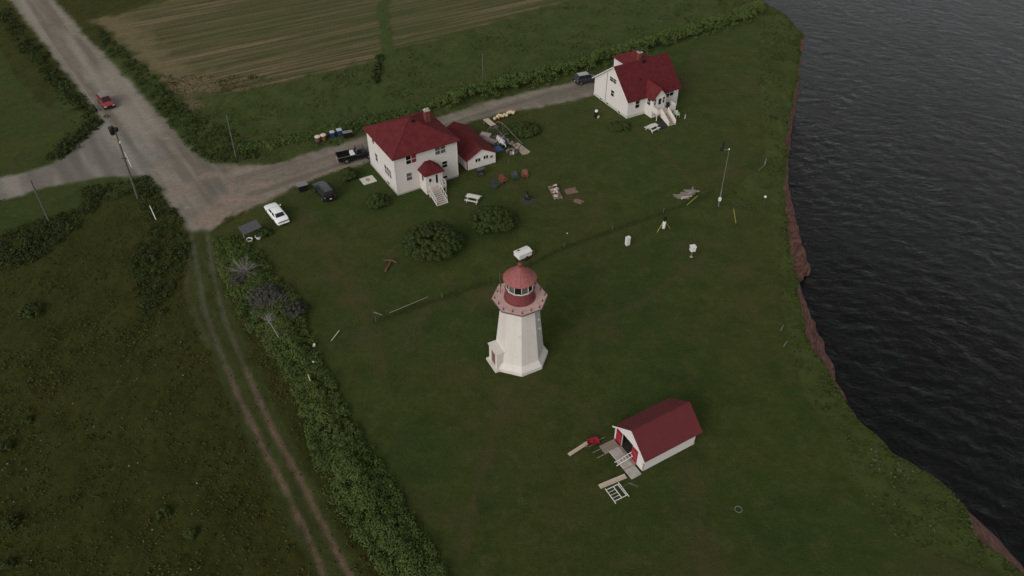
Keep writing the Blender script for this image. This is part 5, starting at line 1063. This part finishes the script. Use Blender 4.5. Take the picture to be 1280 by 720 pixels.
# ------------------------------------------------------------------ weather station
o = empty('wind_mast', at(898,258), 0, 'tall slim white wind mast with instruments near the cliff edge', 'mast')
topm = Vector(at(911.5,187,8.75))-o.location; topm.z = 8.75
MB().tube((0,0,-.1), topm*.3, .075, .06, 8).build('mast_base', STEEL, o); MB().tube(topm*.3, topm, .04, .028, 8).build('mast', STEEL, o)
MB().box((-.05,-.1,1.25),(.34,.28,.48)).build('junction_box', WPLAS, o, bevel=.03); MB().bar(topm-Vector((0,0,.05)), topm+Vector((-.95,0,-.02)), .05, .05).build('cross_arm', STEEL, o)
b = MB(); c_ = topm+Vector((-.95,0,.12)); b.lathe([(.10,-.30),(.2,-.15),(.22,.08),(.12,.24)], 12, c_); b.build('anemometer', BLKPLAS, o, smooth=True); MB().box(c_+Vector((.12,.05,.62)),(.10,.42,.78)).build('vane', BLKPLAS, o, bevel=.02)
MB().lathe([(.07,0),(.09,.08),(.03,.2)], 10, topm).build('mast_cap', WPLAS, o)
yg = 'yellow guy guards around the wind mast'
stake((858.5,256.5),(871.5,245), YEL, .045, 'yellow guy guard slanting from the grass beside the wood pile', 'guy guard', 'guy_guard', yg, 0, .9); stake((920,279),(917,261), YEL, .045, 'yellow guy guard right of the wind mast on the grass', 'guy guard', 'guy_guard', yg, 0, .9)
for p_ in ((858.5,256.5),(920,279)):
    p0 = at(*p_); q0 = o.location+topm*.95; MB().tube(p0-o.location, q0-o.location, .004, .004, 4).build('guy_wire', BLKPLAS, o)
o = empty('rain_gauge', at(829,288), .3, 'white rain gauge with black top on yellow splayed legs', 'rain gauge')
MB().lathe([(.18,.35),(.22,.5),(.22,1.35),(.18,1.45)], 14).build('cylinder', WPLAS, o, smooth=True); MB().lathe([(.10,1.45),(.13,1.5),(.13,1.9),(.26,2.0),(.26,2.2),(.16,2.25)], 12).build('top', BLKPLAS, o, smooth=True)
for a_, b_ in (((-.95,-.15,0),(-.10,.05,1.45)),((1.05,.1,0),(.15,.05,1.3)),((.1,.9,0),(0,.1,1.3))): MB().tube(a_, b_, .045, .045, 7).build('leg', YEL, o)
o = empty('instrument_cabinet', at(784,307), .5, 'upright white instrument cabinet standing on the mown lawn', 'cabinet')
MB().box((0,0,.72),(.52,.42,1.15)).build('cabinet_body', WPLAS, o, bevel=.03); MB().span((-.3,-.24,1.3),(.3,.24,1.36)).build('lid', WPLAS, o, bevel=.02); MB().span((-.2,-.15,-.05),(.2,.15,.16)).build('pedestal', STEEL, o); MB().tube((-.22,.2,1.3),(-.22,.2,1.7),.02,.02,6).build('aerial', BLKPLAS, o)
o = empty('instrument_screen', at(864,321), .25, 'white louvred instrument screen on a single post on the lawn', 'instrument screen')
MB().tube((0,0,-.1),(0,0,1.0),.05,.05,8).build('post', STEEL, o)
for k in range(6): MB().box((0,0,1.03+k*.10),(.60,.55,.075)).build('louvre', WPLAS, o, bevel=.01)
MB().box((0,0,1.66),(.74,.68,.06)).build('lid', WPLAS, o, bevel=.02); MB().span((-.22,-.22,.97),(.22,.22,1.62)).build('screen_core', TRIM, o); MB().lathe([(.2,0),(.2,.05)], 12).build('foot', CONC, o)

# ------------------------------------------------------------------ poles, wires, posts
def pole(base, top, h, r, label, cross=False, name='utility_pole', m=POLEW):
    p = at(*base); t_ = at(*top, h)-p; o = empty(name, p, 0, label, 'utility pole'); MB().tube((0,0,-.3), (t_.x,t_.y,h), r, r*.72, 10).build('pole_shaft', m, o, smooth=True); return o, Vector((t_.x,t_.y,h))
up, ut = pole((172,247), (144.5,166), 10.2, .15, 'tall wooden utility pole with a dark transformer at the road junction')
b = MB(); b.lathe([(.30,-.55),(.34,-.5),(.34,.45),(.28,.55)], 14, ut+Vector((-.45,.15,.25))); tr = b.build('transformer', BLKPLAS, up, smooth=True)
MB().lathe([(.05,.5),(.07,.6),(.05,.75)], 8, ut+Vector((-.45,.15,.25))).build('bushing', GREYLID, tr); MB().box(ut+Vector((.0,.25,.3)),(.5,.5,.5)).build('transformer_box', BLKPLAS, up, bevel=.05)
MB().lathe([(.10,0),(.13,.1),(.08,.25)], 10, ut*.86+Vector((.25,-.15,0))).build('white_insulator', WPLAS, up, smooth=True)  # small white insulator below the pole top
MB().bar(ut*.62+Vector((-.35,0,0)), ut*.62+Vector((.35,0,0)), .1, .1).build('cross_arm', BLKPLAS, up)
stake((164.5,209),(155.5,190), WPLAS, .05, 'white guy guard strip fixed beside the tall utility pole', 'guy guard', 'guy_guard', 'white guy guards at the utility pole', 1.2, 3.4); stake((195,274.5),(187,257), WPLAS, .055, 'white guy guard slanting from the scrub below the tall utility pole', 'guy guard', 'guy_guard', 'white guy guards at the utility pole', 0, 1.6)
pole((62,278), (38,225), 6.6, .12, 'grey wooden pole at the left beside the small mown lawn'); pole((295,197), (283,143), 6.9, .11, 'thin grey wooden pole in the weeds right of the gravel road'); pole((604,103), (603,67), 5.0, .08, 'thin grey pole in the field behind the hedgerow')
p2b = at(-12,-42); p2 = empty('utility_pole', p2b, 0, 'distant utility pole beside the road beyond the upper left picture corner', 'utility pole'); MB().tube((0,0,-.3),(0,0,10.2),.15,.11,10).build('pole_shaft', POLEW, p2)
for k, (dz, dx) in enumerate(((0,-.15),(-.9,.1))):
    a_ = up.location+ut+Vector((dx,0,dz)); b_ = p2b+Vector((dx,0,10.0+dz)); pts = [a_.lerp(b_,t)-Vector((0,0,1.1*4*t*(1-t))) for t in np.linspace(0,1,15)]
    o = MB().path([q-a_ for q in pts], .020, 5).build('power_line', mat('wire_%d' % k, (.30,.29,.27), .5)); o.location = a_; tag(o, 'upper power line sagging along the road to the tall utility pole' if k == 0 else 'lower power line sagging along the road to the tall utility pole', 'power line', 'power lines along the road')
stake((414,426),(424,413), PALEWOOD, .045, 'pale wooden stake leaning in the grass at the hedge edge', 'stake', 'stake', None, 0, .6)
for (x_, y_, lab) in ((393,433,'upper small white marker stone at the hedge edge'),(392,455,'lower small white marker stone at the hedge edge')):
    o = MB().box((0,0,.2),(.25,.2,.4),Matrix.Rotation(.3,3,'Y')).build('marker_stone', WPLAS, None, bevel=.05); o.location = at(x_, y_); tag(o, lab, 'stone')
stake((388,476),(385,468), PALEWOOD, .05, 'short pale stick lying in the shrub strip', 'stick', 'stick', None, .9, 1.1)
stake((487,391),(535,371), WOOD, .038, 'long pale pole lying along the grass above the ditch', 'pole', 'fallen_pole', None, .25, .35); stake((467,390),(478,394), WOOD, .035, 'short pale pole at the left end of the ditch', 'pole', 'fallen_pole', None, .3, .3)
for k, (x_, y_) in enumerate(((470,402),(553,372),(705,309),(765,288),(829,266))):
    o = MB().tube((0,0,-.1),(random.gauss(0,.05),0,.75),.05,.045,7).build('fence_post', POLEW); o.location = at(x_, y_); tag(o, 'short grey fence post on the shallow ditch, '+('at its left end','left of the lighthouse','right of the white trailer','above the white instrument cabinet','beside the yellow legged gauge')[k], 'fence post', 'fence posts along the ditch')
o = MB().tube((0,0,0),(.35,.9,.55),.10,.05,7).build('driftwood', DEADW); o.location = at(956,206); tag(o, 'bleached driftwood stump at the edge of the rough grass', 'driftwood')
stake((948,213),(956,206), DEADW, .04, 'thin bleached stick lying beside the driftwood stump', 'stick', 'stick', None, .1, .3)
for (x_, y_, a_, lab) in ((977,412,1.0,'upper pale driftwood stick in the rough grass near the cliff'),(981,432,.9,'lower pale driftwood stick in the rough grass near the cliff')):
    o = MB().tube((-.45,0,.25),(.45,0,.35),.05,.04,6).build('driftwood', DEADW); o.location = at(x_, y_); o.rotation_euler = (0,0,a_); tag(o, lab, 'driftwood')
o = MB().path([(.32*math.cos(a),.32*math.sin(a),.05) for a in np.linspace(0,6.283,17)],.035,6).build('ring_marker', ROCK); o.location = at(923,637); tag(o, 'small white ring lying alone on the lawn right of the shed', 'ring')
o = MB().lathe([(.07,0),(.09,.05),(.05,.12)],10).build('white_pebble', WPLAS); o.location = at(709,292); tag(o, 'tiny white stone on the lawn above the ditch', 'stone')
o = MB().lathe([(.12,0),(.2,.12),(.1,.3)],10).build('white_pebble', WPLAS); o.location = at(956.5,247); tag(o, 'white stone in the rough grass right of the wind mast', 'stone')
